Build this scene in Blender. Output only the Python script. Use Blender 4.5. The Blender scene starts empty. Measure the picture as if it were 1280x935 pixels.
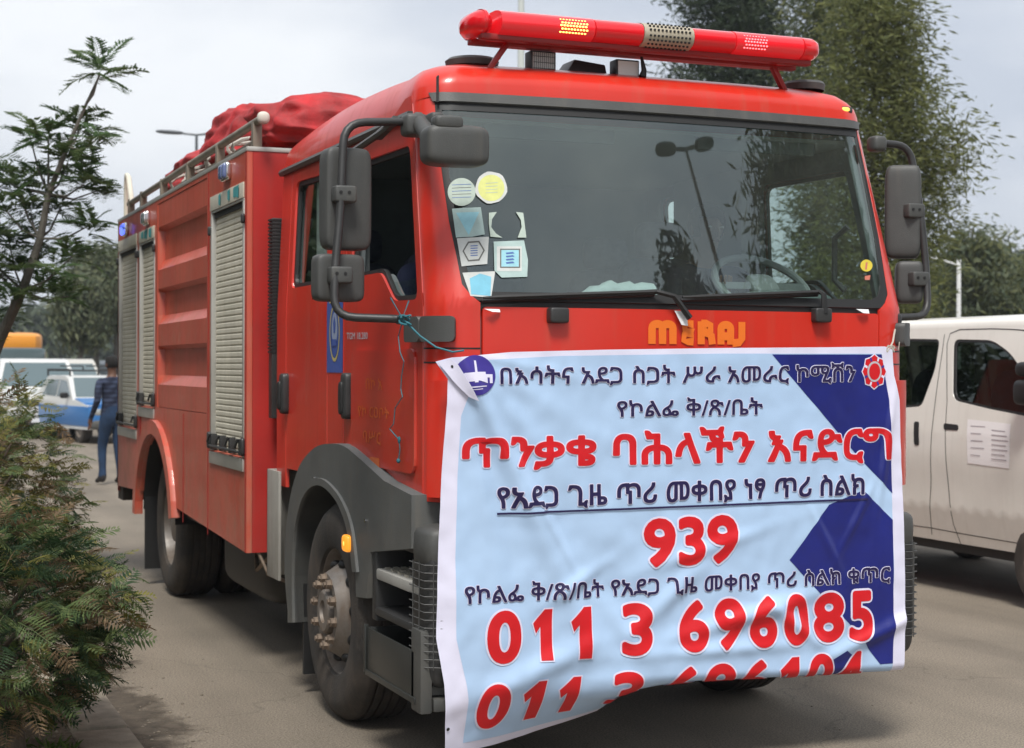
import bpy, bmesh, math, random
from math import sin, cos, pi, radians as R, atan2, sqrt, hypot
from mathutils import Vector as V, Matrix, noise
import numpy as np
random.seed(7)
S = bpy.context.scene
COL = S.collection

# ------------------------------------------------------------------ camera, sky, sun
CP = V((-2.05, -5.95, 1.626)); YAW, PIT, ROL, FPX = .38, -.004, .003, 2036.0
c_r = V((cos(YAW), -sin(YAW), 0)); c_f = V((sin(YAW)*cos(PIT), cos(YAW)*cos(PIT), sin(PIT)))
c_u = c_r.cross(c_f); RI = c_r*cos(ROL)+c_u*sin(ROL); UP = -c_r*sin(ROL)+c_u*cos(ROL)
cam = bpy.data.cameras.new('camera'); co = bpy.data.objects.new('camera', cam); COL.objects.link(co)
co.matrix_world = Matrix(((RI.x, UP.x, -c_f.x, CP.x), (RI.y, UP.y, -c_f.y, CP.y), (RI.z, UP.z, -c_f.z, CP.z), (0, 0, 0, 1)))
cam.sensor_width = 36; cam.lens = FPX/1280*36; cam.clip_end = 5000; cam.clip_start = .05
cam.dof.use_dof = True; cam.dof.focus_distance = 6.3; cam.dof.aperture_fstop = 5.0
S.camera = co
S.view_settings.view_transform = 'Standard'; S.view_settings.look = 'None'; S.view_settings.exposure = 0.38
SUN_EL, SUN_AZ = R(58), R(205)
w = bpy.data.worlds.new('World'); S.world = w; w.use_nodes = True
nt = w.node_tree; nt.nodes.clear()
def N(nt, t, **k):
    n = nt.nodes.new(t)
    for a, b in k.items(): setattr(n, a, b)
    return n
sky = N(nt, 'ShaderNodeTexSky', sky_type='NISHITA', sun_disc=False, sun_elevation=SUN_EL, sun_rotation=SUN_AZ, dust_density=3.0)
tc = N(nt, 'ShaderNodeTexCoord'); mp = N(nt, 'ShaderNodeMapping'); mp.inputs['Scale'].default_value = (1, 1, 2.4)
mp.inputs['Location'].default_value = (.4, .1, .2)
ns = N(nt, 'ShaderNodeTexNoise'); ns.inputs['Scale'].default_value = 2.9; ns.inputs['Detail'].default_value = 5; ns.inputs['Roughness'].default_value = .5
cr = N(nt, 'ShaderNodeValToRGB'); cr.color_ramp.elements[0].position = .36; cr.color_ramp.elements[1].position = .64
cr.color_ramp.elements[0].color = (.50, .545, .625, 1); cr.color_ramp.elements[1].color = (.82, .84, .865, 1)
bg1 = N(nt, 'ShaderNodeBackground'); bg1.inputs[1].default_value = .1
bg2 = N(nt, 'ShaderNodeBackground'); bg2.inputs[1].default_value = 1.0
mx = N(nt, 'ShaderNodeMixShader'); mx.inputs[0].default_value = .93; wo = N(nt, 'ShaderNodeOutputWorld')
L = nt.links.new
L(tc.outputs['Generated'], mp.inputs[0]); L(mp.outputs[0], ns.inputs['Vector']); L(ns.outputs['Fac'], cr.inputs[0])
L(sky.outputs[0], bg1.inputs[0]); L(cr.outputs[0], bg2.inputs[0]); L(bg1.outputs[0], mx.inputs[1]); L(bg2.outputs[0], mx.inputs[2]); L(mx.outputs[0], wo.inputs[0])
sl = bpy.data.lights.new('sun', 'SUN'); sl.energy = 3.0; sl.angle = R(16); sl.color = (1, .97, .92)
so = bpy.data.objects.new('sun', sl); COL.objects.link(so)
# sky rotation is measured clockwise from +Y: the sun stands behind the camera, a little to its left
sd = V((sin(SUN_AZ)*cos(SUN_EL), cos(SUN_AZ)*cos(SUN_EL), sin(SUN_EL)))
so.rotation_euler = sd.to_track_quat('Z', 'Y').to_euler()

# ------------------------------------------------------------------ survey helpers (photo measurements -> metres)
def ray(u, v): return c_f + RI*((u-640)/FPX) + UP*(-(v-467.5)/FPX)
def SD(u, v, x=0.0):            # (y, z) on a lengthwise plane
    d = ray(u, v); t = (x-CP.x)/d.x; p = CP+d*t; return p.y, p.z
def FR(u, v, y=0.0):            # (x, z) on a crosswise plane
    d = ray(u, v); t = (y-CP.y)/d.y; p = CP+d*t; return p.x, p.z
def AT(u, D, z=0.0):            # ground plan position at depth D
    p = CP + (c_f+RI*((u-640)/FPX))*D; return V((p.x, p.y, z))
def ZZ(v, D): return CP.z + D*((467.5-v)/FPX+sin(PIT))

# ------------------------------------------------------------------ materials
MATS = {}
def mat(name, col, rough=.5, metal=0., coat=0., var=0., vs=3., bump=0., bs=60., dirt=0., dirtcol=(.17, .13, .09), emit=None, es=0., spec=None, col2=None, ztop=None, trans=0.):
    if name in MATS: return MATS[name]
    m = bpy.data.materials.new(name); m.use_nodes = True; t = m.node_tree; b = t.nodes['Principled BSDF']
    b.inputs['Roughness'].default_value = rough; b.inputs['Metallic'].default_value = metal; b.inputs['Coat Weight'].default_value = coat
    b.inputs['Coat Roughness'].default_value = .08
    if spec is not None: b.inputs['Specular IOR Level'].default_value = spec
    if trans: b.inputs['Transmission Weight'].default_value = trans
    if emit: b.inputs['Emission Color'].default_value = (*emit, 1); b.inputs['Emission Strength'].default_value = es
    c = (*col, 1); b.inputs['Base Color'].default_value = c
    tcn = N(t, 'ShaderNodeTexCoord')
    last = None
    if var > 0:
        n = N(t, 'ShaderNodeTexNoise'); n.inputs['Scale'].default_value = vs; n.inputs['Detail'].default_value = 6; n.inputs['Roughness'].default_value = .6
        t.links.new(tcn.outputs['Object'], n.inputs['Vector'])
        r = N(t, 'ShaderNodeValToRGB'); r.color_ramp.elements[0].position = .3; r.color_ramp.elements[1].position = .7
        a = col2 if col2 else tuple(x*(1-var) for x in col); r.color_ramp.elements[0].color = (*a, 1)
        r.color_ramp.elements[1].color = (*(col if col2 else tuple(min(1, x*(1+var)) for x in col)), 1)
        t.links.new(n.outputs['Fac'], r.inputs[0]); last = r.outputs[0]
    if dirt > 0:
        n = N(t, 'ShaderNodeTexNoise'); n.inputs['Scale'].default_value = 4.5; n.inputs['Detail'].default_value = 9; n.inputs['Roughness'].default_value = .68
        t.links.new(tcn.outputs['Object'], n.inputs['Vector'])
        sp = N(t, 'ShaderNodeSeparateXYZ'); t.links.new(tcn.outputs['Object'], sp.inputs[0])
        mr = N(t, 'ShaderNodeMapRange'); mr.inputs[1].default_value = ztop or 1.7; mr.inputs[2].default_value = .2; mr.inputs[3].default_value = .12; mr.inputs[4].default_value = 1
        t.links.new(sp.outputs[2], mr.inputs[0])
        r = N(t, 'ShaderNodeMapRange'); r.inputs[1].default_value = .35; r.inputs[2].default_value = .75
        t.links.new(n.outputs['Fac'], r.inputs[0])
        mu = N(t, 'ShaderNodeMath', operation='MULTIPLY'); t.links.new(mr.outputs[0], mu.inputs[0]); t.links.new(r.outputs[0], mu.inputs[1])
        mps = N(t, 'ShaderNodeMapping'); mps.inputs['Scale'].default_value = (14, 14, .7); t.links.new(tcn.outputs['Object'], mps.inputs[0])
        nst = N(t, 'ShaderNodeTexNoise'); nst.inputs['Scale'].default_value = 1.3; nst.inputs['Detail'].default_value = 4; t.links.new(mps.outputs[0], nst.inputs['Vector'])
        rst = N(t, 'ShaderNodeMapRange'); rst.inputs[1].default_value = .52; rst.inputs[2].default_value = .80; rst.inputs[4].default_value = .55; t.links.new(nst.outputs['Fac'], rst.inputs[0])
        nsc = N(t, 'ShaderNodeTexNoise'); nsc.inputs['Scale'].default_value = 70; nsc.inputs['Detail'].default_value = 2; t.links.new(tcn.outputs['Object'], nsc.inputs['Vector'])
        rsc = N(t, 'ShaderNodeMapRange'); rsc.inputs[1].default_value = .70; rsc.inputs[2].default_value = .78; rsc.inputs[4].default_value = .5; t.links.new(nsc.outputs['Fac'], rsc.inputs[0])
        ad1 = N(t, 'ShaderNodeMath', operation='ADD'); t.links.new(mu.outputs[0], ad1.inputs[0]); t.links.new(rst.outputs[0], ad1.inputs[1])
        ad2 = N(t, 'ShaderNodeMath', operation='ADD'); t.links.new(ad1.outputs[0], ad2.inputs[0]); t.links.new(rsc.outputs[0], ad2.inputs[1]); mu = ad2
        mu2 = N(t, 'ShaderNodeMath', operation='MULTIPLY'); t.links.new(mu.outputs[0], mu2.inputs[0]); mu2.inputs[1].default_value = dirt; mu2.use_clamp = True
        mi = N(t, 'ShaderNodeMixRGB'); t.links.new(mu2.outputs[0], mi.inputs[0]); mi.inputs[1].default_value = c; mi.inputs[2].default_value = (*dirtcol, 1)
        if last: t.links.new(last, mi.inputs[1])
        last = mi.outputs[0]
        ro = N(t, 'ShaderNodeMapRange'); ro.inputs[3].default_value = rough; ro.inputs[4].default_value = min(1, rough+.35); t.links.new(mu2.outputs[0], ro.inputs[0]); t.links.new(ro.outputs[0], b.inputs['Roughness'])
    if last: t.links.new(last, b.inputs['Base Color'])
    if bump > 0:
        n = N(t, 'ShaderNodeTexNoise'); n.inputs['Scale'].default_value = bs; n.inputs['Detail'].default_value = 4
        t.links.new(tcn.outputs['Object'], n.inputs['Vector'])
        bu = N(t, 'ShaderNodeBump'); bu.inputs['Strength'].default_value = bump; bu.inputs['Distance'].default_value = .01
        t.links.new(n.outputs['Fac'], bu.inputs['Height']); t.links.new(bu.outputs[0], b.inputs['Normal'])
    MATS[name] = m; return m
def glass(name, tint=(.5, .55, .53), ior=1.9, rough=.0, dust=0):
    m = bpy.data.materials.new(name); m.use_nodes = True; t = m.node_tree; t.nodes.clear()
    o = N(t, 'ShaderNodeOutputMaterial'); tr = N(t, 'ShaderNodeBsdfTransparent'); tr.inputs[0].default_value = (*tint, 1)
    g = N(t, 'ShaderNodeBsdfGlossy'); g.inputs['Roughness'].default_value = rough; g.inputs[0].default_value = (.88, 1, .97, 1); f = N(t, 'ShaderNodeFresnel'); ge = N(t, 'ShaderNodeNewGeometry'); mr = N(t, 'ShaderNodeMapRange'); mr.inputs[3].default_value = ior; mr.inputs[4].default_value = 1/ior; t.links.new(ge.outputs['Backfacing'], mr.inputs[0]); t.links.new(mr.outputs[0], f.inputs[0])
    x = N(t, 'ShaderNodeMixShader'); t.links.new(f.outputs[0], x.inputs[0]); t.links.new(tr.outputs[0], x.inputs[1]); t.links.new(g.outputs[0], x.inputs[2]); t.links.new(x.outputs[0], o.inputs[0])
    if dust:
        d = N(t, 'ShaderNodeBsdfDiffuse'); d.inputs[0].default_value = (.42, .43, .38, 1); tcn = N(t, 'ShaderNodeTexCoord'); n = N(t, 'ShaderNodeTexNoise'); n.inputs['Scale'].default_value = 2.2; n.inputs['Detail'].default_value = 8; n.inputs['Roughness'].default_value = .65
        t.links.new(tcn.outputs['Object'], n.inputs['Vector']); r = N(t, 'ShaderNodeMapRange'); r.inputs[1].default_value = .35; r.inputs[2].default_value = .75; r.inputs[3].default_value = dust*.25; r.inputs[4].default_value = dust; t.links.new(n.outputs['Fac'], r.inputs[0])
        x2 = N(t, 'ShaderNodeMixShader'); t.links.new(r.outputs[0], x2.inputs[0]); t.links.new(x.outputs[0], x2.inputs[1]); t.links.new(d.outputs[0], x2.inputs[2]); t.links.new(x2.outputs[0], o.inputs[0])
    MATS[name] = m; return m
RED = mat('red_paint', (.60, .026, .013), .30, coat=.25, var=.08, vs=2, dirt=.5, dirtcol=(.33, .12, .07), bump=.10, bs=2.6)
REDB = mat('faded_red_paint', (.52, .068, .036), .36, coat=.2, var=.13, vs=2.2, dirt=.85, dirtcol=(.36, .17, .11), ztop=3.4)
REDD = mat('dark_red_paint', (.30, .014, .012), .4, var=.1)
PLAS = mat('grey_plastic', (.06, .062, .06), .5, var=.15, vs=5, dirt=.4, dirtcol=(.17, .15, .12), bump=.15, bs=250, ztop=1.2)
PLD = mat('dark_plastic', (.03, .03, .03), .45, var=.2, vs=9, bump=.1, bs=200)
BLK = mat('black_rubber', (.012, .012, .012), .55)
TYRE = mat('tyre_rubber', (.022, .021, .02), .75, var=.3, vs=7, dirt=.5, dirtcol=(.13, .1, .075), ztop=1.6, bump=.3, bs=90)
RIM = mat('dusty_steel', (.27, .25, .23), .5, metal=.55, var=.3, vs=8, dirt=.9, dirtcol=(.18, .13, .09), ztop=1.8)
RUST = mat('rusty_nut', (.24, .185, .14), .7, metal=.4, var=.4, vs=25)
ALU = mat('aluminium_slats', (.60, .565, .46), .55, metal=.05, var=.12, vs=3, dirt=.4, dirtcol=(.30, .26, .2), ztop=3.5)
ALB = mat('bare_aluminium', (.5, .49, .45), .4, metal=.6, var=.15)
GALV = mat('galvanised_tube', (.27, .23, .18), .5, metal=.4, var=.3, vs=6)
CHR = mat('chrome', (.7, .7, .7), .15, metal=1)
WHT = mat('white_paper', (.75, .76, .77), .7, var=.05, vs=20)
TEAL = mat('teal_paint', (.05, .30, .31), .6)
AMB = mat('amber_lens', (.7, .25, .02), .2, emit=(1, .35, .03), es=.7)
AMBH = mat('amber_bulb', (.9, .5, .1), .2, emit=(1, .45, .08), es=1.4)
REDL = mat('red_lens', (.75, .012, .02), .12, coat=.6, emit=(1, .01, .015), es=.03)
REDG = mat('glowing_red_lens', (.8, .02, .03), .12, coat=.6, emit=(1, .02, .03), es=.14)
LEDY = mat('lit_led', (1, .7, .2), .3, emit=(1, .48, .09), es=4)
LEDP = mat('lit_led_pink', (1, .2, .2), .3, emit=(1, .12, .14), es=2.5)
BLUL = mat('blue_lens', (.04, .06, .6), .15, emit=(.1, .16, 1), es=1.6)
BLUD = mat('unlit_blue_lens', (.12, .16, .32), .15, coat=.5)
DASH = mat('dash_plastic', (.16, .19, .19), .6, var=.1)
CABI = mat('cab_trim', (.13, .15, .155), .8, var=.2)
SEAT = mat('seat_cloth', (.07, .08, .11), .9, var=.3, vs=20)
LINER = mat('headliner', (.32, .34, .34), .9)
WGL = glass('windshield_glass', (.68, .79, .76), 2.2, dust=.07)
SGL = glass('side_glass', (.80, .88, .85), 1.45)
VGL = glass('tinted_glass', (.16, .20, .18), 1.6)
SKIN = mat('skin', (.12, .055, .032), .55, var=.1, vs=12)
HAIR = mat('hair', (.008, .007, .006), .9, bump=.8, bs=180)
ORN = mat('orange_print', (.80, .17, .012), .5)
ORNF = mat('faded_orange_print', (.72, .15, .03), .5)

# ------------------------------------------------------------------ mesh building
class MB:
    def __init__(s): s.v = []; s.f = []; s.m = []; s.cm = 0
    def add(s, vs, fs):
        o = len(s.v); s.v += [tuple(p) for p in vs]; s.f += [tuple(i+o for i in f) for f in fs]; s.m += [s.cm]*len(fs)
        return s
    def box(s, a, b, M=None, tp=0, tpa=None):
        (x0, y0, z0), (x1, y1, z1) = a, b
        P = [(x0, y0, z0), (x1, y0, z0), (x1, y1, z0), (x0, y1, z0), (x0, y0, z1), (x1, y0, z1), (x1, y1, z1), (x0, y1, z1)]
        if M: P = [M @ V(p) for p in P]
        return s.add(P, [(0, 3, 2, 1), (4, 5, 6, 7), (0, 1, 5, 4), (1, 2, 6, 5), (2, 3, 7, 6), (3, 0, 4, 7)])
    def bar(s, a, b, wx, wy=None):      # rectangular bar from a to b
        a, b = V(a), V(b); wy = wy or wx; d = (b-a); l = d.length
        M = Matrix.Translation(a) @ d.to_track_quat('Z', 'Y').to_matrix().to_4x4()
        return s.box((-wx/2, -wy/2, 0), (wx/2, wy/2, l), M)
    def tube(s, path, r, n=8, cap=True, closed=False):
        P = [V(p) for p in path]; k = len(P); rr = r if isinstance(r, (list, tuple)) else [r]*k
        rings = []; up = None
        for i, p in enumerate(P):
            if closed: t = P[(i+1) % k]-P[i-1]
            else: t = (P[min(i+1, k-1)]-P[max(i-1, 0)])
            t.normalize()
            if up is None:
                up = V((0, 0, 1)) if abs(t.z) < .9 else V((0, 1, 0))
            a = t.cross(up)
            if a.length < 1e-4: a = t.cross(V((1, 0, .3)))
            a.normalize(); b = t.cross(a); b.normalize(); up = -b if b.dot(up) < 0 else b
            a = t.cross(up).normalized(); b = up
            rings.append([p+(a*cos(2*pi*j/n)+b*sin(2*pi*j/n))*rr[i] for j in range(n)])
        vs = [q for g in rings for q in g]; fs = []
        m = k if closed else k-1
        for i in range(m):
            i2 = (i+1) % k
            for j in range(n): fs.append((i*n+j, i*n+(j+1) % n, i2*n+(j+1) % n, i2*n+j))
        if cap and not closed: fs += [tuple(range(n))[::-1], tuple((k-1)*n+j for j in range(n))]
        return s.add(vs, fs)
    def lathe(s, prof, c, axis='X', n=32, M=None, a0=0, a1=2*pi):   # prof: (r, h) pairs
        c = V(c); vs = []; fs = []; full = abs(a1-a0-2*pi) < 1e-6; nn = n if full else n+1
        for (r, h) in prof:
            for j in range(nn):
                t = a0+(a1-a0)*j/n
                q = {'X': V((h, r*cos(t), r*sin(t))), 'Y': V((r*cos(t), h, r*sin(t))), 'Z': V((r*cos(t), r*sin(t), h))}[axis]
                vs.append((M @ q if M else q)+c)
        for i in range(len(prof)-1):
            for j in range(n):
                j2 = (j+1) % nn if full else j+1
                fs.append((i*nn+j, i*nn+j2, (i+1)*nn+j2, (i+1)*nn+j))
        return s.add(vs, fs)
    def prism(s, pts, f0, f1):          # pts 2D polygon; f0/f1 map (p,q)->3D for both faces
        n = len(pts); A = [f0(*p) for p in pts]; B = [f1(*p) for p in pts]
        return s.add(A+B, [tuple(range(n)), tuple(range(2*n-1, n-1, -1))]+[(i, n+i, n+(i+1) % n, (i+1) % n) for i in range(n)])
    def rbox(s, c, size, r=.3, e=4.0, nu=20, nv=12, M=None):   # superellipsoid "soft box"
        vs = []; fs = []
        def se(t, k): return math.copysign(abs(t)**(2/k), t)
        for i in range(nv+1):
            ph = -pi/2+pi*i/nv
            for j in range(nu):
                th = 2*pi*j/nu
                q = V((size[0]/2*se(cos(ph), e)*se(cos(th), e), size[1]/2*se(cos(ph), e)*se(sin(th), e), size[2]/2*se(sin(ph), e)))
                if M: q = M @ q
                vs.append(q+V(c))
        for i in range(nv):
            for j in range(nu): fs.append((i*nu+j, i*nu+(j+1) % nu, (i+1)*nu+(j+1) % nu, (i+1)*nu+j))
        return s.add(vs, fs)

def props(o, label=None, cat=None, group=None, kind=None):
    if label: o['label'] = label
    if cat: o['category'] = cat
    if group: o['group'] = group
    if kind: o['kind'] = kind
    return o
def root(name, loc, label, cat, group=None, rz=0):
    o = bpy.data.objects.new(name, None); COL.objects.link(o); o.location = loc; o.rotation_euler.z = rz; o.empty_display_size = .3
    return props(o, label, cat, group)
def link(name, me, parent=None, world=False, **k):
    o = bpy.data.objects.new(name, me); COL.objects.link(o)
    if parent is not None:
        o.parent = parent
        if world:
            p = parent; off = V((0, 0, 0))
            while p is not None: off += V(p.location); p = p.parent
            o.location = -off
    return props(o, **k)
def mesh(mb, name, mats, ang=40, bev=0):
    me = bpy.data.meshes.new(name); me.from_pydata(mb.v, [], mb.f)
    for m in (mats if isinstance(mats, (list, tuple)) else [mats]): me.materials.append(m)
    if max(mb.m or [0]) > 0: me.polygons.foreach_set('material_index', mb.m)
    bm = bmesh.new(); bm.from_mesh(me); bmesh.ops.recalc_face_normals(bm, faces=bm.faces[:])
    if bev:
        ed = [e for e in bm.edges if len(e.link_faces) == 2 and e.calc_face_angle(0) > R(35)]
        bmesh.ops.bevel(bm, geom=ed, offset=bev, segments=2, profile=.6, affect='EDGES', clamp_overlap=True)
    bm.to_mesh(me); bm.free()
    me.polygons.foreach_set('use_smooth', [True]*len(me.polygons)); me.set_sharp_from_angle(angle=R(ang)); me.update()
    return me
def part(name, mb, m, parent=None, ang=40, bev=0, world=True, **k):
    return link(name, mesh(mb, name, m, ang, bev), parent, world, **k)
def copy_tree(o, parent=None):
    c = o.copy(); COL.objects.link(c)
    if parent: c.parent = parent; c.matrix_parent_inverse = o.matrix_parent_inverse
    for ch in o.children: copy_tree(ch, c)
    return c

# a flat outline (with holes) triangulated finely and laid on a curved surface f(p,q)->point
def fill2d(outer, holes=(), maxlen=.06):
    bm = bmesh.new()
    for lp in [outer]+list(holes):
        vs = [bm.verts.new((p[0], p[1], 0)) for p in lp]
        for i in range(len(vs)): bm.edges.new((vs[i], vs[(i+1) % len(vs)]))
    bmesh.ops.triangle_fill(bm, use_beauty=True, use_dissolve=False, edges=bm.edges[:], normal=(0, 0, 1))
    refine(bm, maxlen)
    return bm
def refine(bm, maxlen, it=7):
    for _ in range(it):
        le = [e for e in bm.edges if e.calc_length() > maxlen]
        if not le: break
        bmesh.ops.subdivide_edges(bm, edges=le, cuts=1)
        bmesh.ops.triangulate(bm, faces=[f for f in bm.faces if len(f.verts) > 3])
def nrm(f, p, q):
    e = 1e-3; a = f(p+e, q)-f(p-e, q); b = f(p, q+e)-f(p, q-e); n = a.cross(b); n.normalize(); return n
def drape(name, bm, f, m, parent, off=0., thick=0., world=True, zoff=False, **k):
    vs = list(bm.verts); bm.verts.index_update(); P = []; Nn = []
    for v in vs:
        n = nrm(f, v.co.x, v.co.y); P.append(f(v.co.x, v.co.y)+n*(off+(v.co.z if zoff else 0))); Nn.append(n)
    F = []
    for fc in bm.faces:
        ii = [v.index for v in fc.verts]
        if fc.calc_area() < 1e-10: continue
        a, b, c = P[ii[0]], P[ii[1]], P[ii[2]]
        if (b-a).cross(c-a).dot(Nn[ii[0]]) < 0: ii = ii[::-1]
        F.append(ii)
    if thick:
        for e in bm.edges:
            if len(e.link_faces) == 1:
                i, j = e.verts[0].index, e.verts[1].index; o = len(P)
                sn = (P[j]-P[i]).cross(Nn[i]); mid = e.link_faces[0].calc_center_median(); ctr = f(mid.x, mid.y)
                if sn.dot(ctr-P[i]) > 0: sn = -sn; i, j = j, i
                if sn.length > 0: sn.normalize()
                P += [P[i].copy(), P[j].copy(), P[j]-Nn[j]*thick, P[i]-Nn[i]*thick]; Nn += [(sn+Nn[i]*.6).normalized(), (sn+Nn[j]*.6).normalized(), sn, sn]
                F.append([o, o+3, o+2, o+1])
    bm.free()
    me = bpy.data.meshes.new(name); me.from_pydata([tuple(p) for p in P], [], F); me.materials.append(m)
    me.polygons.foreach_set('use_smooth', [True]*len(me.polygons)); me.update()
    me.normals_split_custom_set_from_vertices([tuple(n) for n in Nn])
    return link(name, me, parent, world, **k)
def sheet(name, outer, f, m, parent, holes=(), off=0., thick=0., maxlen=.07, **k):
    return drape(name, fill2d(outer, holes, maxlen), f, m, parent, off, thick, **k)
def rrect(x0, z0, x1, z1, r=.03, n=4):
    out = []
    for cx, cz, a0 in ((x1-r, z1-r, 0), (x0+r, z1-r, 90), (x0+r, z0+r, 180), (x1-r, z0+r, 270)):
        for i in range(n+1): a = R(a0+90*i/n); out.append((cx+r*cos(a), cz+r*sin(a)))
    return out
def rpoly(pts, r=.03, n=4):            # polygon with rounded corners
    out = []; k = len(pts)
    for i in range(k):
        a, b, c = (V((*pts[(i+d) % k], 0)) for d in (-1, 0, 1))
        u = (a-b); w_ = (c-b); rr = min(r, u.length*.45, w_.length*.45); u.normalize(); w_.normalize()
        p0, p1 = b+u*rr, b+w_*rr
        for j in range(n+1):
            t = j/n; q = p0*(1-t)**2+b*2*t*(1-t)+p1*t*t; out.append((q.x, q.y))
    return out
def circ(x, z, r, n=24, rz=None): return [(x+r*cos(2*pi*i/n), z+(rz or r)*sin(2*pi*i/n)) for i in range(n)]

# print / lettering
def text2d(s, off=0., res=5):
    cu = bpy.data.curves.new('t', 'FONT'); cu.body = s; cu.size = 1; cu.offset = off; cu.resolution_u = res; cu.fill_mode = 'FRONT'
    ob = bpy.data.objects.new('t', cu); COL.objects.link(ob)
    me = bpy.data.meshes.new_from_object(ob.evaluated_get(bpy.context.evaluated_depsgraph_get()))
    bpy.data.objects.remove(ob); bpy.data.curves.remove(cu)
    bm = bmesh.new(); bm.from_mesh(me); bpy.data.meshes.remove(me)
    bmesh.ops.triangulate(bm, faces=bm.faces[:]); return bm
def lettering(name, s, xl, xr, b0, b1, h0, h1, f, m, parent, off, bold=.0, halo=0., slant=0., maxlen=.02, halom=None, split=False, res=4, **k):
    # xl..xr extent, baseline b0->b1, letter height h0->h1; strokes are fattened by narrow ribbons along every contour
    bm = text2d(s, 0, res); bmesh.ops.remove_doubles(bm, verts=bm.verts[:], dist=1e-4)
    xs = [v.co.x for v in bm.verts]; x0, x1 = min(xs), max(xs); hh = max(v.co.y for v in bm.verts)
    def T(p, wob=0.):
        t = (p[0]-x0)/(x1-x0); y = p[1]/hh; return V((xl+(xr-xl)*t+slant*y*h0, b0+(b1-b0)*t+y*(h0+(h1-h0)*t), wob))
    em = h0/hh; gr = bold*em; xl += gr; xr -= gr; b0 += gr*.8; b1 += gr*.8; h0 -= gr*1.6; h1 -= gr*1.6; seen = {}; groups = []
    for v in bm.verts:
        if v in seen: continue
        st_ = [v]; seen[v] = len(groups); vs = []
        while st_:
            q = st_.pop(); vs.append(q)
            for e in q.link_edges:
                o = e.other_vert(q)
                if o not in seen: seen[o] = len(groups); st_.append(o)
        groups.append(vs)
    iv = sorted([[min(v.co.x for v in g), max(v.co.x for v in g), g] for g in groups], key=lambda a: a[0]); merged = []
    for a in iv:
        if split and merged and a[0] > merged[-1][1]-.35*min(a[1]-a[0], merged[-1][1]-merged[-1][0]): merged.append(a)
        elif merged: merged[-1] = [merged[-1][0], max(merged[-1][1], a[1]), merged[-1][2]+a[2]]
        else: merged.append(a)
    rg = random.Random(3); out = []
    for _, _, g in merged:
        gs = set(g)
        def make(fill, half, lo, hi):
            b2 = bmesh.new(); mp_ = {}
            if fill:
                for v in g: mp_[v] = b2.verts.new(T(v.co))
                for fc in {fc for v in g for fc in v.link_faces}:
                    try: b2.faces.new([mp_[v] for v in fc.verts])
                    except ValueError: pass
            if half > 0:
                for e in {e for v in g for e in v.link_edges if len(e.link_faces) == 1}:
                    a, b = T(e.verts[0].co), T(e.verts[1].co); d = b-a
                    if d.length < 1e-6: continue
                    w_ = rg.uniform(lo, hi); d.normalize(); n = V((-d.y, d.x, 0))*half; d2 = d*half
                    ps = [a-n, a-n*.7-d2*.7, a-d2, a+n*.7-d2*.7, a+n, b+n, b+n*.7+d2*.7, b+d2, b-n*.7+d2*.7, b-n]
                    b2.faces.new([b2.verts.new((q.x, q.y, w_)) for q in ps][::-1])
                bmesh.ops.triangulate(b2, faces=[f_ for f_ in b2.faces if len(f_.verts) > 3])
            refine(b2, maxlen); return b2
        o = drape(name, make(True, bold*em, .0002, .0008), f, m, parent, off, zoff=True, **k); out.append(o)
        if halom: drape(name+'_outline', make(False, (bold+halo)*em, 0, .0007), f, halom, o, off-.0018, zoff=True)
    bm.free(); return out[0]
def stroke(path, wd):                  # flat ribbon following a 2D path -> outline polygon
    P = [V((*p, 0)) for p in path]; Lp = []; Rp = []
    for i, p in enumerate(P):
        t = (P[min(i+1, len(P)-1)]-P[max(i-1, 0)]).normalized(); n = V((-t.y, t.x, 0))*wd/2
        Lp.append((p+n)); Rp.append((p-n))
    return [(q.x, q.y) for q in Lp+Rp[::-1]]
def arc2(cx, cz, r, a0, a1, n=8): return [(cx+r*cos(R(a0+(a1-a0)*i/n)), cz+r*sin(R(a0+(a1-a0)*i/n))) for i in range(n+1)]
def ribbons(name, polys, f, m, parent, off, maxlen=.03, **k):
    big = bmesh.new()
    for i, pl in enumerate(polys):
        b = fill2d(pl, (), maxlen)
        for v in b.verts: v.co.z = .0004*(i % 7)
        me = bpy.data.meshes.new('x'); b.to_mesh(me); b.free(); big.from_mesh(me); bpy.data.meshes.remove(me)
    return drape(name, big, f, m, parent, off, zoff=True, **k)

# numpy instancing of a leaf template into one mesh
def scatter(name, tv, tf, mats4, m, parent=None, mi=None, world=False, **k):
    tv = np.array(tv, float); nv = len(tv); T = np.array(mats4, float)   # (n,4,4)
    hv = np.c_[tv, np.ones(nv)]; Pn = np.einsum('nij,vj->nvi', T, hv)[:, :, :3].reshape(-1, 3)
    me = bpy.data.meshes.new(name); n = len(T)
    fl = [len(f) for f in tf]; idx = np.concatenate([np.array(f) for f in tf]); starts = np.r_[0, np.cumsum(fl)[:-1]]
    me.vertices.add(len(Pn)); me.vertices.foreach_set('co', Pn.ravel())
    allidx = (idx[None, :]+(np.arange(n)*nv)[:, None]).ravel(); me.loops.add(len(allidx)); me.loops.foreach_set('vertex_index', allidx.astype(np.int32))
    me.polygons.add(n*len(tf)); me.polygons.foreach_set('loop_start', (starts[None, :]+(np.arange(n)*len(idx))[:, None]).ravel().astype(np.int32))
    for q in (m if isinstance(m, (list, tuple)) else [m]): me.materials.append(q)
    if mi is not None: me.polygons.foreach_set('material_index', np.repeat(np.array(mi, np.int32), len(tf)))
    me.update(calc_edges=True); me.validate()
    return link(name, me, parent, world, **k)

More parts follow.
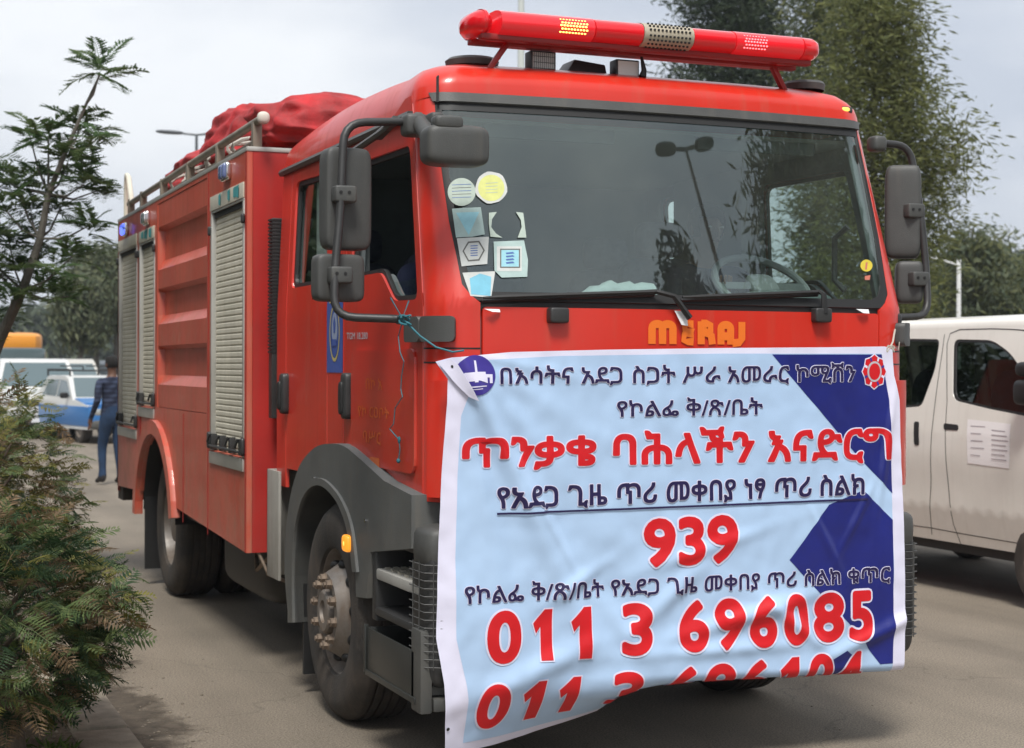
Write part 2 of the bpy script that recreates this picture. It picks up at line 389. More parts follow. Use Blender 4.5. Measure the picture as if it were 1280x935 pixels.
# ================================================================== SETTING
road_m = mat('asphalt', (.155, .135, .11), .85, var=.13, vs=.7, bump=.7, bs=170)
def rich_ground(m, c1, c2, c3):
    t = m.node_tree; b = t.nodes['Principled BSDF']; tcn = N(t, 'ShaderNodeTexCoord')
    n1 = N(t, 'ShaderNodeTexNoise'); n1.inputs['Scale'].default_value = .55; n1.inputs['Detail'].default_value = 8
    n2 = N(t, 'ShaderNodeTexNoise'); n2.inputs['Scale'].default_value = 110; n2.inputs['Detail'].default_value = 3
    n3 = N(t, 'ShaderNodeTexVoronoi'); n3.inputs['Scale'].default_value = 140
    for n in (n1, n2, n3): t.links.new(tcn.outputs['Object'], n.inputs['Vector'])
    r1 = N(t, 'ShaderNodeValToRGB'); r1.color_ramp.elements[0].color = (*c1, 1); r1.color_ramp.elements[1].color = (*c2, 1)
    r1.color_ramp.elements[0].position = .38; r1.color_ramp.elements[1].position = .62; t.links.new(n1.outputs['Fac'], r1.inputs[0])
    r2 = N(t, 'ShaderNodeMapRange'); r2.inputs[1].default_value = .3; r2.inputs[2].default_value = .75; r2.inputs[3].default_value = .38; r2.inputs[4].default_value = 1.6
    t.links.new(n2.outputs['Fac'], r2.inputs[0])
    mm = N(t, 'ShaderNodeMixRGB', blend_type='MULTIPLY'); mm.inputs[0].default_value = 1; t.links.new(r1.outputs[0], mm.inputs[1]); t.links.new(r2.outputs[0], mm.inputs[2])
    r3 = N(t, 'ShaderNodeMapRange'); r3.inputs[1].default_value = 0; r3.inputs[2].default_value = 1; r3.inputs[3].default_value = 0; r3.inputs[4].default_value = .35; t.links.new(n3.outputs['Color'], r3.inputs[0])
    m2 = N(t, 'ShaderNodeMixRGB'); t.links.new(r3.outputs[0], m2.inputs[0]); t.links.new(mm.outputs[0], m2.inputs[1]); m2.inputs[2].default_value = (*c3, 1)
    mpx = N(t, 'ShaderNodeMapping'); mpx.inputs['Scale'].default_value = (1.6, .10, 1); t.links.new(tcn.outputs['Object'], mpx.inputs[0])
    n4 = N(t, 'ShaderNodeTexNoise'); n4.inputs['Scale'].default_value = 1.0; n4.inputs['Detail'].default_value = 7; t.links.new(mpx.outputs[0], n4.inputs['Vector'])
    r4 = N(t, 'ShaderNodeMapRange'); r4.inputs[1].default_value = .35; r4.inputs[2].default_value = .65; r4.inputs[3].default_value = .78; r4.inputs[4].default_value = 1.12; t.links.new(n4.outputs['Fac'], r4.inputs[0])
    n5 = N(t, 'ShaderNodeTexVoronoi', feature='DISTANCE_TO_EDGE'); n5.inputs['Scale'].default_value = .45; n6 = N(t, 'ShaderNodeTexNoise'); n6.inputs['Scale'].default_value = 2.2; n6.inputs['Detail'].default_value = 6; t.links.new(tcn.outputs['Object'], n6.inputs['Vector'])
    mw = N(t, 'ShaderNodeMixRGB'); mw.inputs[0].default_value = .35; t.links.new(tcn.outputs['Object'], mw.inputs[1]); t.links.new(n6.outputs['Color'], mw.inputs[2]); t.links.new(mw.outputs[0], n5.inputs['Vector'])
    r5 = N(t, 'ShaderNodeMapRange'); r5.inputs[1].default_value = 0; r5.inputs[2].default_value = .003; r5.inputs[3].default_value = .72; r5.inputs[4].default_value = 1; t.links.new(n5.outputs['Distance'], r5.inputs[0])
    mz = N(t, 'ShaderNodeMath', operation='MULTIPLY'); t.links.new(r4.outputs[0], mz.inputs[0]); t.links.new(r5.outputs[0], mz.inputs[1])
    m3 = N(t, 'ShaderNodeMixRGB', blend_type='MULTIPLY'); m3.inputs[0].default_value = 1; t.links.new(m2.outputs[0], m3.inputs[1]); t.links.new(mz.outputs[0], m3.inputs[2])
    t.links.new(m3.outputs[0], b.inputs['Base Color'])
rich_ground(road_m, (.17, .142, .108), (.235, .197, .152), (.29, .245, .19))
soil_m = mat('soil', (.1, .075, .05), .95, bump=1, bs=60); rich_ground(soil_m, (.09, .065, .042), (.15, .12, .085), (.22, .19, .14))
kerb_m = mat('worn_kerb_concrete', (.30, .26, .2), .9, var=.25, vs=9, bump=.6, bs=90)
far_m = mat('far_ground', (.14, .12, .09), .95, var=.3, vs=.05)
g = MB().add([(-900, -200, -.03), (900, -200, -.03), (900, 1500, -.03), (-900, 1500, -.03)], [(0, 1, 2, 3)]); part('ground', g, far_m, kind='structure')
g = MB().add([(-1.0, -60, 0), (13.5, -60, 0), (13.5, 160, 0), (-1.0, 160, 0)], [(0, 1, 2, 3)]); part('road', g, road_m, kind='structure')
# verge behind the kerb
bm = bmesh.new(); bmesh.ops.create_grid(bm, x_segments=24, y_segments=240, size=1)
for v in bm.verts:
    v.co.x = -1.24-(1-v.co.x)*5; v.co.y = 20+v.co.y*40
    v.co.z = .10+.035*noise.noise(v.co*2.1)+.06*noise.noise(v.co*.5) if v.co.x < -1.3 else .105
me = bpy.data.meshes.new('verge'); bm.to_mesh(me); bm.free(); me.materials.append(soil_m); me.polygons.foreach_set('use_smooth', [True]*len(me.polygons)); link('verge', me, kind='structure')
# kerb of single stones along the left edge of the road
k = MB(); k.box((-1.24, 0, -.02), (-1.0, .985, .12)); kme = mesh(k, 'kerb_stone', kerb_m, bev=.018)
ks = root('kerb', (0, 0, 0), None, None); ks['kind'] = 'structure'
for i in range(46):
    o = link('kerb_stone', kme, ks); o.location = (random.uniform(-.008, .008), -6+i*1.0, random.uniform(-.01, .005)); o.rotation_euler.z = random.uniform(-.006, .006)
# dirt along the kerb with the shrub's shadow painted in, and ragged small pebbles
dm = mat('dirt_with_shade', (.085, .068, .05), .9, var=.35, vs=14, bump=.8, bs=80)
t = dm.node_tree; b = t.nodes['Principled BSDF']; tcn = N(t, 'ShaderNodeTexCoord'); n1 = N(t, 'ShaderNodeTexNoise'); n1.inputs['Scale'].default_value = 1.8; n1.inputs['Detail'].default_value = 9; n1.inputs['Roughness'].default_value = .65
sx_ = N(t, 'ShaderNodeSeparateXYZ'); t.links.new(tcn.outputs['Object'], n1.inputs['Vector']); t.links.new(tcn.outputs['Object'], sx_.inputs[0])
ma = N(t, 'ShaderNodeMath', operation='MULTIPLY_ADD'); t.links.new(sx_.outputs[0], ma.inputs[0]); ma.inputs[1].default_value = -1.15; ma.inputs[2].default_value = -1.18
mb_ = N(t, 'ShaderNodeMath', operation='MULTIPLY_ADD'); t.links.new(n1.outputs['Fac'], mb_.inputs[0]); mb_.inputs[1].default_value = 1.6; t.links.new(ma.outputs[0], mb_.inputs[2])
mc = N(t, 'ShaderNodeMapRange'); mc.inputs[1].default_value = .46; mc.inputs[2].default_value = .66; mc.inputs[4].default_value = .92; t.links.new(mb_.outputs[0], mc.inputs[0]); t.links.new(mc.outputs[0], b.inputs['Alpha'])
sheet('gutter_dirt_shade', [(-.995, -4), (-.2, -4), (-.2, 14), (-.995, 14)], lambda p, q: V((p, q, .005)), dm, None, maxlen=3, kind='structure')
pm = mat('pebbles', (.2, .17, .13), .9, var=.4, vs=5)
ico = bmesh.new(); bmesh.ops.create_icosphere(ico, subdivisions=1, radius=1); iv = [tuple(v.co) for v in ico.verts]; jf = [tuple(v.index for v in f.verts) for f in ico.faces]; ico.free()
Ms = []
for i in range(1400):
    near = random.random() < .65
    x = random.gauss(-.85, .12) if near else random.uniform(-1, 6); y = random.uniform(-2.5, 12)
    if near and x < -.98: x = -.97+random.random()*.1
    s = random.uniform(.002, .009)*(1.0 if near else .6); Ms.append(Matrix.Translation((x, y, s*.3)) @ Matrix.Rotation(random.random()*6, 4, 'Z') @ Matrix.Diagonal((s*1.4, s, s*.7, 1)))
for i in range(900):
    s = random.uniform(.003, .012); Ms.append(Matrix.Translation((-1.25-random.random()*.5, random.uniform(-1.5, 7), .11)) @ Matrix.Diagonal((s, s*1.3, s*.7, 1)))
scatter('pebbles', iv, jf, [np.array(m) for m in Ms], pm, kind='stuff')

# ================================================================== FIRE TRUCK
W = 2.21; RC = .15
truck = root('fire_truck', (1.13, 3.5, 0), 'red fire truck with roof light bar and roller shutters, carrying the blue banner', 'fire truck')
def tpart(name, mb, m, ang=40, bev=0, parent=None, **k): return part(name, mb, m, parent or truck, ang, bev, **k)
def yoff(z): return 0.27*max(0, (z-1.88))/.82 if z > 1.88 else 0.0
def inset(z): return .036*max(0, z-1.9)/.75 if z > 1.9 else 0.
def perim(a):                      # plan of the cab: a<0 left side (y=-a), 0..W front, >W right side
    if a < -RC: return 0., -a
    if a < RC: t = (a+RC)/(2*RC)*pi/2; return RC-RC*cos(t), RC-RC*sin(t)
    if a > W-RC: x, y = perim(W-a); return W-x, y
    return a, 0.
def cabm(a, z):
    x, y = perim(a); x0 = x
    u = (x-W/2)/(W/2); g = max(0., 1-y/1.0); g = g*g*(3-2*g)
    y2 = y+yoff(z)*g-.06*(1-u*u)*max(0, 1-y/.3)
    x2 = W/2+(x-W/2)*(1-2*inset(z)/W)
    if z < 1.5: x2 -= 0
    return V((x2, y2, z))
def flip(poly): return [(W-a, z) for a, z in poly]
# windshield outline, half then mirrored
half = [(.20, 1.905), (.155, 1.925), (.128, 1.97), (.112, 2.06), (.085, 2.2), (.065, 2.4), (.052, 2.6), (.05, 2.685)]
wso = half+[(W-a, z) for a, z in half[::-1]]
wspan = [(.20, 1.89), (.15, 1.908), (.11, 1.95), (.095, 2.05), (.068, 2.2), (.048, 2.4), (.036, 2.6), (.034, 2.70)]
sheet('windshield', wso, cabm, WGL, truck, off=-.006, maxlen=.05)
def side_y(y): return -y
# window outlines in (y,z), front door window dips at its front
fw = rpoly([(1.17, 2.03), (.70, 2.03), (.50, 1.90), (.19, 1.895), (.20, 2.535), (1.17, 2.545)], .05)
rw = rpoly([(2.27, 2.03), (1.60, 2.03), (1.60, 2.56), (2.27, 2.58)], .05)
FW = [(-y, z) for y, z in fw]; RW = [(-y, z) for y, z in rw]
def shrink(poly, d):
    cx = sum(p[0] for p in poly)/len(poly); cz = sum(p[1] for p in poly)/len(poly)
    return [(cx+(x-cx)*(1-d*2), cz+(z-cz)*(1-d*2)) for x, z in poly]
ZT = 2.665; ZB = 1.10
door_f = [(-1.255, ZB), (-.125, ZB), (-.125, 2.738), (-.24, 2.738), (-.42, 2.70), (-.60, 2.668), (-1.255, ZT)]
door_r = [(-2.345, ZB), (-1.55, ZB), (-1.55, ZT), (-2.345, ZT)]
bpil = [(-1.54, ZB), (-1.265, ZB), (-1.265, ZT), (-1.54, ZT)]
rpil = [(-2.55, 1.0), (-2.355, 1.0), (-2.355, ZT), (-2.55, ZT)]
corner = [(-.115, ZB), (.186, ZB), (.186, 1.878)]+wspan[1:]+[(.034, 2.745), (-.115, 2.745)]
for sgn in (0, 1):
    fl = flip if sgn else (lambda p: p)
    d = sheet('front_door', fl(door_f), cabm, RED, truck, holes=[fl(FW)], thick=.03)
    if sgn: sheet('window_glass', fl(FW), cabm, SGL, d, off=-.03, thick=.004)
    else: sheet('window_glass', [(-.50, 1.88), (-.17, 1.88), (-.17, 1.985), (-.60, 1.985)], cabm, SGL, d, off=-.03, label='window glass wound almost fully down')
    d2 = sheet('rear_door', fl(door_r), cabm, RED, truck, holes=[fl(RW)], thick=.03)
    sheet('window_glass', fl(RW), cabm, SGL, d2, off=-.03)
    for nm, pl in (('side_pillar', bpil), ('rear_pillar', rpil), ('corner_panel', corner)):
        sheet(nm, fl(pl), cabm, RED, truck, thick=.02)
    # rubber frame round each window, dark shell behind the panel gaps
    for P in (FW, RW):
        cx = sum(p[0] for p in P)/len(P); cz = sum(p[1] for p in P)/len(P)
        inn = [(x+.022*(1 if x < cx else -1)*min(1, abs(x-cx)/.2), z+.022*(1 if z < cz else -1)*min(1, abs(z-cz)/.15)) for x, z in P]
        sheet('window_rubber', fl(P), cabm, BLK, truck, holes=[fl(inn)], off=-.012, thick=.02)
    back = [(-2.54, ZB), (.19, ZB), (.19, 1.88)]+wspan[1:]+[(-2.54, 2.69)]
    sheet('inner_shell', fl(back), cabm, CABI, truck, holes=[fl(FW), fl(RW)], off=-.034, thick=.03)
# front lower panels
sheet('front_panel', rrect(.196, 1.30, W-.196, 1.862, .015), cabm, RED, truck, thick=.03, off=.004)
sheet('grille_panel', [(.19, .75), (W-.19, .75), (W-.19, 1.285), (.19, 1.285)], cabm, PLAS, truck, thick=.03, off=-.01)
sheet('cowl', [(.19, 1.85), (W-.19, 1.85), (W-.15, 1.905), (.15, 1.905)], cabm, BLK, truck, off=-.012, thick=.02)
ring_in = shrink(wso, .012)
sheet('windshield_seal', [(a+(-.018 if a < W/2 else .018), z+(.02 if z > 2.3 else -.018)) for a, z in wso], cabm, BLK, truck, holes=[[(a+(.02 if a < W/2 else -.02), z+(-.02 if z > 2.6 else (.018 if z < 2 else 0))) for a, z in wso]], off=-.002, thick=.012)
sheet('windshield_top_trim', [(.03, 2.697), (W-.03, 2.697), (W-.01, 2.735), (.01, 2.735)], cabm, PLAS, truck, off=.012, thick=.03)
# roof: rings of the plan drawn in and up
def roof_f(a, k):
    prof = [(0, 0), (.004, .045), (.012, .08), (.03, .112), (.06, .137), (.12, .158), (.25, .174), (.5, .186), (1.0, .195)]
    d, h = prof[k]
    p = cabm(a, 2.705); front = max(0, 1-p.y/.6); base = 2.668+.068*min(1, front*1.6)
    c = V((W/2, 1.5, 0)); L2 = V((p.x-c.x, p.y-c.y))
    px = c.x+(p.x-c.x)*(1-d); py = c.y+(p.y-c.y)*(1-d*.95)
    h2 = h*(1-.30*front*min(1, k/3))
    crown = .07*max(0, sin(pi*min(1, max(0, (py-.15)/2.5))))*min(1, d*14)
    return V((px, py, base+h2+crown))
rm = MB(); A = [-2.55+.08*i for i in range(int(2.55/.08)+1)]+[-RC+.03*i for i in range(1, 11)]; A = sorted(set(round(a, 3) for a in A))
A = [a for a in A if a < RC]+[RC+i*(W-2*RC)/24 for i in range(25)]; A = A+[W-a for a in A[::-1] if W-a > A[-1]+1e-4]
rear = [None]*12
for k in range(9):
    rg = [roof_f(a, k) for a in A]; p0, p1 = rg[-1], rg[0]
    rg += [p0.lerp(p1, (i+1)/13) for i in range(12)]; n = len(rg); rm.v += [tuple(p) for p in rg]
for k in range(8):
    for j in range(n): rm.f.append((k*n+j, k*n+(j+1) % n, (k+1)*n+(j+1) % n, (k+1)*n+j)); rm.m.append(0)
tpart('roof', rm, RED, ang=60)
for sx in (0, 1):                   # drip moulding along the roof edge
    path = [cabm(a if not sx else W-a, 2.672)+V((-.012 if not sx else .012, 0, 0)) for a in [-2.56+.1*i for i in range(25)]+[-.12]]
    path = [p+V((0, 0, -.018+.0*i)) for i, p in enumerate(path)]
    m_ = MB(); m_.tube(path, .019, 6); tpart('drip_moulding', m_, PLAS)
for u, v in ((577, 111), (1052, 138)):   # marker lamps in the header
    x, z = FR(u, v, .30); m_ = MB(); m_.rbox((x, .292 if u < 700 else .292, z), (.085, .05, .03), e=5); o = tpart('marker_lamp', m_, PLAS)
    m2 = MB(); m2.rbox((x, .268, z), (.04, .012, .018), e=3); tpart('bulb', m2, AMBH, parent=o)
# creases and seams on the corner: lower corner box
def hline(a0, a1, z, f=cabm, wd=.008): return [(a0, z-wd/2), (a1, z-wd/2), (a1, z+wd/2), (a0, z+wd/2)]
for fl in (lambda p: p, flip):
    sheet('corner_step_panel', fl([(-.05, 1.12), (.186, 1.12), (.186, 1.575), (-.05, 1.575)]), cabm, RED, truck, off=.03, thick=.035)
    for z in (1.645, 1.70): sheet('seam', fl(hline(-.115, .186, z, wd=.006)), cabm, BLK, truck, off=.0015)
    sheet('door_crease', fl(rpoly([(-1.10, 1.20), (-.2, 1.20), (-.2, 1.70), (-1.10, 1.70)], .06)), cabm, RED, truck, off=.012, thick=.012)
# door handles
for sx in (0, 1):
    for y, z in ((SD(432, 495, -.02)), (SD(354, 492, -.02))):
        x = -.012 if not sx else W+.012
        m_ = MB(); m_.rbox((x, y, z), (.05, .085, .21), e=6); o = tpart('door_handle', m_, PLD)
        m_ = MB(); m_.rbox((x-(.022 if not sx else -.022), y+.012, z-.01), (.03, .045, .15), e=5); tpart('grip_recess', m_, BLK, parent=o)
# black corner bumpers under the mirrors
for fl in (0, 1):
    for a0, a1 in ((-.235, -.085), (-.078, .075)):
        P = rrect(a0, 1.725, a1, 1.825, .02); P = flip(P) if fl else P
        sheet('hinge_cover', P, cabm, PLAS, truck, off=.045, thick=.05)
# emblem and badge on the left doors (flat print)
blue = mat('emblem_blue', (.05, .10, .36), .4); gold = mat('emblem_gold', (.50, .42, .16), .4); ring = mat('emblem_pale_blue', (.28, .34, .48), .4)
p0 = (-1.53, 1.625); EM = [(-1.545, 1.60), (-1.27, 1.60), (-1.27, 2.0), (-1.545, 2.0)]
e_ = sheet('emblem', EM, cabm, blue, truck, off=.002)
cx, cz = -1.405, 1.785
sheet('emblem_ring', circ(cx, cz, .088, 28, .135), cabm, gold, e_, holes=[circ(cx, cz, .074, 28, .118)], off=.0035)
sheet('emblem_disc', circ(cx, cz, .070, 28, .112), cabm, blue, e_, holes=[circ(cx, cz, .058, 28, .096)], off=.0035)
sheet('emblem_centre', circ(cx, cz+.02, .05, 24, .075), cabm, ring, e_, off=.0035)
sheet('emblem_drop', [(cx-.012, cz), (cx+.012, cz), (cx+.02, cz+.045), (cx, cz+.08), (cx-.02, cz+.045)], cabm, blue, e_, off=.005)
sheet('emblem_base', [(cx-.045, cz-.06), (cx+.045, cz-.06), (cx+.03, cz-.03), (cx-.03, cz-.03)], cabm, blue, e_, off=.005)
for i in range(5): sheet('emblem_mark', hline(-1.50+.02*i, -1.46+.03*i, 1.93+.01*i, wd=.01), cabm, gold, e_, off=.0035)
lettering('model_badge', 'TGM 18.280', -1.20, -.87, 1.752, 1.748, .03, .03, cabm, mat('badge_silver', (.5, .48, .52), .4), truck, .003, bold=.02, split=True)
for s_, y0, y1, z in (('በኮ አ', .86, .62, 1.53), ('የኮ ርዐቦት', .98, .52, 1.41), ('ባሥር', .90, .64, 1.30)):
    lettering('door_lettering', s_, -y0, -y1, z, z, .05, .05, cabm, ORNF, truck, .0135, bold=.015)
sheet('door_sticker', [(-.80, 1.13), (-.66, 1.13), (-.66, 1.24), (-.80, 1.24)], cabm, ORNF, truck, off=.0135)

# MERAJ in fat round strokes on the front panel
zb, zt = FR(820, 430, -.05)[1], FR(820, 401, -.05)[1]; hh = zt-zb; sw = .033
def LX(u): return FR(u, 415, -.055)[0]
polys = []
def st(path): polys.append(stroke([(x, zb+z*hh) for x, z in path], sw))
x0, x1 = LX(809)+sw/2, LX(844)-sw/2; xm = (x0+x1)/2; r_ = (xm-x0)/2/hh
def arch(xa, xb):
    c = (xa+xb)/2; r = (xb-xa)/2
    return [(xa, 0)]+[(c-r*cos(R(t)), .70+.16*sin(R(t))) for t in range(0, 181, 20)]+[(xb, 0)]
st(arch(x0, xm)); st(arch(xm, x1))
xe0, xe1 = LX(849), LX(865)
st([(xe1, .86), (xe0+.035, .86), (xe0+.018, .78), (xe0+.02, .62), (xe0+.05, .53), (xe1, .5)]); st([(xe1, .47), (xe0+.05, .46), (xe0+.015, .38), (xe0+.015, .22), (xe0+.035, .13), (xe1, .12)])
xr0, xr1 = LX(870)+sw/2, LX(891)
st([(xr0, 0), (xr0, 1)]); st([(xr0, .9), (xr1-.04, .9), (xr1-.018, .8), (xr1-.018, .65), (xr1-.04, .52), (xr0, .5)]); st([(xr1-.035, .5), (xr1-.015, .38), (xr1-.01, 0)])
xa0, xa1 = LX(895)+sw/2, LX(916)-sw/2; st(arch(xa0, xa1)); st([(xa0, .36), (xa1, .36)])
xj = LX(930)-sw/2; st([(xj, 1), (xj, .25), (xj-.012, .1), (xj-.045, .06)])
ribbons('front_lettering', polys, cabm, ORN, truck, .0075)
# paper scraps caught at the wiper roots
for u, v, w_, h_ in ((849, 398, .055, .06), (1081, 389, .06, .018), (618, 388, .06, .012)):
    x, z = FR(u, v, -.06); m_ = MB(); y = cabm(x, z).y-.012
    m_.add([(x-w_*.6, y-.012, z+h_/2), (x+w_*.5, y-.004, z+h_/2), (x+w_*.55, y-.006, z-h_/2), (x-w_*.1, y-.02, z-h_/2*.9)], [(0, 1, 2, 3)])
    m_.add([(x-w_*.6, y-.010, z+h_/2), (x+w_*.5, y-.002, z+h_/2), (x+w_*.55, y-.004, z-h_/2), (x-w_*.1, y-.018, z-h_/2*.9)], [(3, 2, 1, 0)]); tpart('paper_scrap', m_, WHT)
# wipers
def wiper(ub, ue, ux, rootp):
    blade = [cabm(FR(u, 0, 0)[0], 1.0) for u in (ub, ue)]
    xs = [FR(ub, 372, .03)[0], FR(ue, 368, .03)[0]]
    z0, z1 = FR(ub, 373, .03)[1], FR(ue, 366, .03)[1]
    P = [cabm(xs[0]+(xs[1]-xs[0])*i/8, z0+(z1-z0)*i/8)+V((0, -.028, 0)) for i in range(9)]
    m_ = MB(); m_.tube(P, [.005]+[.010]*7+[.012], 6); m_.tube([p+V((0, .014, -.012)) for p in P], .007, 4); o = tpart('wiper', m_, BLK)
    rx, rz = FR(rootp[0], rootp[1], -.05); y = cabm(rx, rz).y-.02
    a_ = MB(); a_.tube([P[8]+V((0, -.006, 0)), (P[8]+V((rx, y-.02, rz+.05)))/2+V((0, -.012, .01)), V((rx, y-.02, rz))], [.010, .012, .014], 6); tpart('wiper_arm', a_, BLK, parent=o)
wiper(596, 806, 0, (855, 398)); wiper(838, 1012, 0, (1026, 392))
for u, v in ((697, 393), (1026, 393)):
    x, z = FR(u, v, -.06); m_ = MB(); m_.rbox((x, cabm(x, z).y-.02, z-.004), (.082, .055, .062), e=7); tpart('wiper_cap', m_, PLD)
# windshield stickers (paper print behind the pane, flat)
def wsx(u, v):
    y = .05
    for _ in range(6):
        x, z = FR(u, v, y); a = x
        # solve a so that cabm(a,z).x == x
        for _ in range(4): a += x-cabm(a, z).x
        y = cabm(a, z).y
    return a, z
def WP(pts): return [wsx(u, v) for u, v in pts]
stm = {n: mat('sticker_'+n, c, .6, var=.08, vs=30) for n, c in dict(pale=(.42, .50, .44), yellow=(.62, .64, .22), mint=(.38, .50, .48), white=(.55, .57, .55), sky=(.18, .48, .62), frame=(.12, .12, .11), ink=(.07, .14, .38), gold=(.60, .48, .04), red=(.5, .15, .1), cyan=(.30, .58, .66)).items()}
def cpx(cx, cy, r, n=28, k=1.0): return [(cx+r*cos(2*pi*i/n), cy+r*k*sin(2*pi*i/n)) for i in range(n)]
def sticker(pts, c, par=None, off=.0005, holes=(), nm='sticker'): return sheet(nm, WP(pts), cabm, stm[c], par or truck, holes=[WP(h) for h in holes], off=off, maxlen=.03)
s1 = sticker(cpx(577, 240, 17.5), 'pale')
for k_ in range(5): sticker([(565, 231+k_*4), (589, 230+k_*4), (589, 230.7+k_*4), (565, 231.7+k_*4)], 'frame' if k_ % 2 else 'ink', s1, .001, nm='sticker_print')
s1 = sticker([(614+20*(1+.04*sin(5*t))*cos(t), 234.5+20*(1+.03*cos(7*t))*sin(t)) for t in [2*pi*i/24 for i in range(24)]], 'white'); sticker(cpx(614, 235, 16.5), 'yellow', s1, .001)
for k_ in range(4): sticker([(607, 229+k_*4), (622, 228+k_*4), (622, 228.7+k_*4), (607, 229.7+k_*4)], 'pale', s1, .0015, nm='sticker_print')
s1 = sticker([(565, 261), (601, 259), (606, 293), (590, 296), (570, 297)], 'mint'); sticker([(570, 266), (599, 265), (586, 294)], 'cyan', s1, .001, nm='sticker_print')
s1 = sticker([(571, 298), (611, 296), (609, 330), (577, 333)], 'white'); sticker([(578, 314), (585, 302), (599, 301), (606, 313), (599, 326), (585, 327)], 'frame', s1, .001, holes=[[(580, 314), (586, 304), (598, 303), (604, 313), (598, 324), (586, 325)]], nm='sticker_print')
for k_ in range(5): sticker([(588, 307+k_*3), (597, 306.5+k_*3), (597, 307.7+k_*3), (588, 308.2+k_*3)], 'ink', s1, .001, nm='sticker_print')
s1 = sticker([(617, 302), (655, 300.5), (660, 325), (659, 346), (627, 347), (618, 338)], 'mint'); sticker([(621, 308), (652, 308), (652, 339), (621, 339)], 'white', s1, .001)
sticker([(625, 311), (650, 311), (650, 335), (625, 335)], 'frame', s1, .0015, holes=[[(626.5, 312.5), (648.5, 312.5), (648.5, 333.5), (626.5, 333.5)]], nm='sticker_print'); sticker([(626.6, 312.6), (648.4, 312.6), (648.4, 333.4), (626.6, 333.4)], 'cyan', s1, .0013, nm='sticker_print')
for k_ in range(4): sticker([(632, 316+k_*4), (641, 315+k_*4), (643, 317+k_*4), (633, 318+k_*4)], 'ink', s1, .002, nm='sticker_print')
s1 = sticker([(578, 341), (619, 339), (614, 372), (588, 370)], 'white'); sticker([(587, 348), (600, 342), (614, 346), (613, 370), (589, 368)], 'sky', s1, .001, nm='sticker_print')
sticker([(611, 266), (621, 265), (615, 274), (614, 284), (620, 292), (628, 297), (613, 296), (611, 280)], 'pale'); sticker([(645, 265), (654, 266), (658, 297), (647, 297), (652, 284), (651, 275)], 'pale')
s1 = sticker(cpx(1083, 332, 7.5), 'gold'); sticker([(1082, 328), (1084.5, 328), (1083.5, 337), (1081, 337)], 'red', s1, .001, nm='sticker_print'); sticker([(1081, 345), (1088, 344), (1087, 350), (1081, 350)], 'red')

# ---- mirrors: bent tubes with housings, left then right
def mirror_set(pts, r, nm='mirror_arm'):
    m_ = MB(); out = [V(pts[0])]
    for i in range(1, len(pts)-1):
        a, b, c = V(pts[i-1]), V(pts[i]), V(pts[i+1]); u = (a-b).normalized(); w_ = (c-b).normalized(); d = min(.09, (a-b).length*.4, (c-b).length*.4)
        for k_ in range(6): t = k_/5; out.append((b+u*d)*(1-t)**2+b*2*t*(1-t)+(b+w_*d)*t*t)
    out.append(V(pts[-1])); m_.tube(out, r, 10); return tpart(nm, m_, PLD)
def fp(u, v, y): x, z = FR(u, v, y); return V((x, y, z))
la = mirror_set([fp(522, 152, .26), fp(430, 153, .24), fp(425, 270, .20), fp(419, 330, .17), fp(417, 396, .13), fp(505, 399, .05)], .0165)
ra = mirror_set([fp(1090, 178, .25), fp(1137, 182, .24), fp(1151, 265, .20), fp(1158, 340, .17), fp(1160, 395, .13), fp(1116, 397, .06)], .0165)
def housing(u0, v0, u1, v1, y, dpt, ry=0, e=6, nm='mirror_housing', tilt=0):
    a = fp(u0, v0, y); b = fp(u1, v1, y); c = (a+b)/2; m_ = MB()
    M = Matrix.Rotation(ry, 3, 'Z') @ Matrix.Rotation(tilt, 3, 'Y'); m_.rbox(c, (abs(b.x-a.x), dpt, abs(b.z-a.z)), e=e, M=M, nu=32, nv=20)
    o = tpart(nm, m_, PLAS)
    g_ = MB(); q = c+M @ V((0, dpt/2+.001, 0)); sx, sz = abs(b.x-a.x)*.44, abs(b.z-a.z)*.45
    g_.add([q+M @ V((-sx, 0, -sz)), q+M @ V((sx, 0, -sz)), q+M @ V((sx, 0, sz)), q+M @ V((-sx, 0, sz))], [(0, 1, 2, 3)]); tpart('mirror_glass', g_, CHR, parent=o)
    return o
housing(402, 184, 461, 314, .31, .10, .1, e=8); housing(391, 317, 453, 378, .26, .09, .1, e=7)
housing(1110, 206, 1147, 324, .27, .11, -.6, e=7); housing(1122, 326, 1150, 380, .23, .10, -.5)
for u, v, y in ((430, 243, .225), (425, 344, .18), (1141, 264, .215), (1147, 349, .18)):
    m_ = MB(); c = fp(u, v, y); m_.rbox(c, (.09, .07, .066), e=8); o = tpart('mirror_clamp', m_, PLAS)
    for dx in (-.022, .012):
        q = MB(); q.lathe([(0, -.037), (.007, -.037), (.007, -.03)], c+V((dx, 0, .005)), 'Y', 8); tpart('screw', q, BLK, parent=o)
# wide front mirror on its bracket
m_ = MB(); c = fp(568, 183, -.10); m_.rbox(c, (.255, .14, .155), e=5, nu=36, nv=22); fm = tpart('front_mirror_housing', m_, PLAS)
m_ = MB(); c2 = fp(568, 158, -.13); m_.rbox(c2+V((-.03, .0, .012)), (.115, .075, .05), e=5); tpart('housing_cover', m_, PLAS, parent=fm)
m_ = MB(); m_.tube([fp(522, 150, .26), fp(533, 165, .13), fp(545, 180, .0)], [.035, .038, .03], 10); m_.rbox(fp(518, 157, .25), (.10, .10, .09), e=5); tpart('mirror_bracket', m_, PLAS)
m_ = MB(); m_.rbox(fp(543, 150, .17), (.055, .09, .055), e=5); tpart('mirror_foot', m_, PLAS)
m_ = MB(); m_.rbox(fp(503, 400, .05), (.05, .06, .035), e=4); m_.rbox(fp(1118, 400, .05), (.05, .06, .06), e=4); tpart('mirror_foot', m_, PLD)
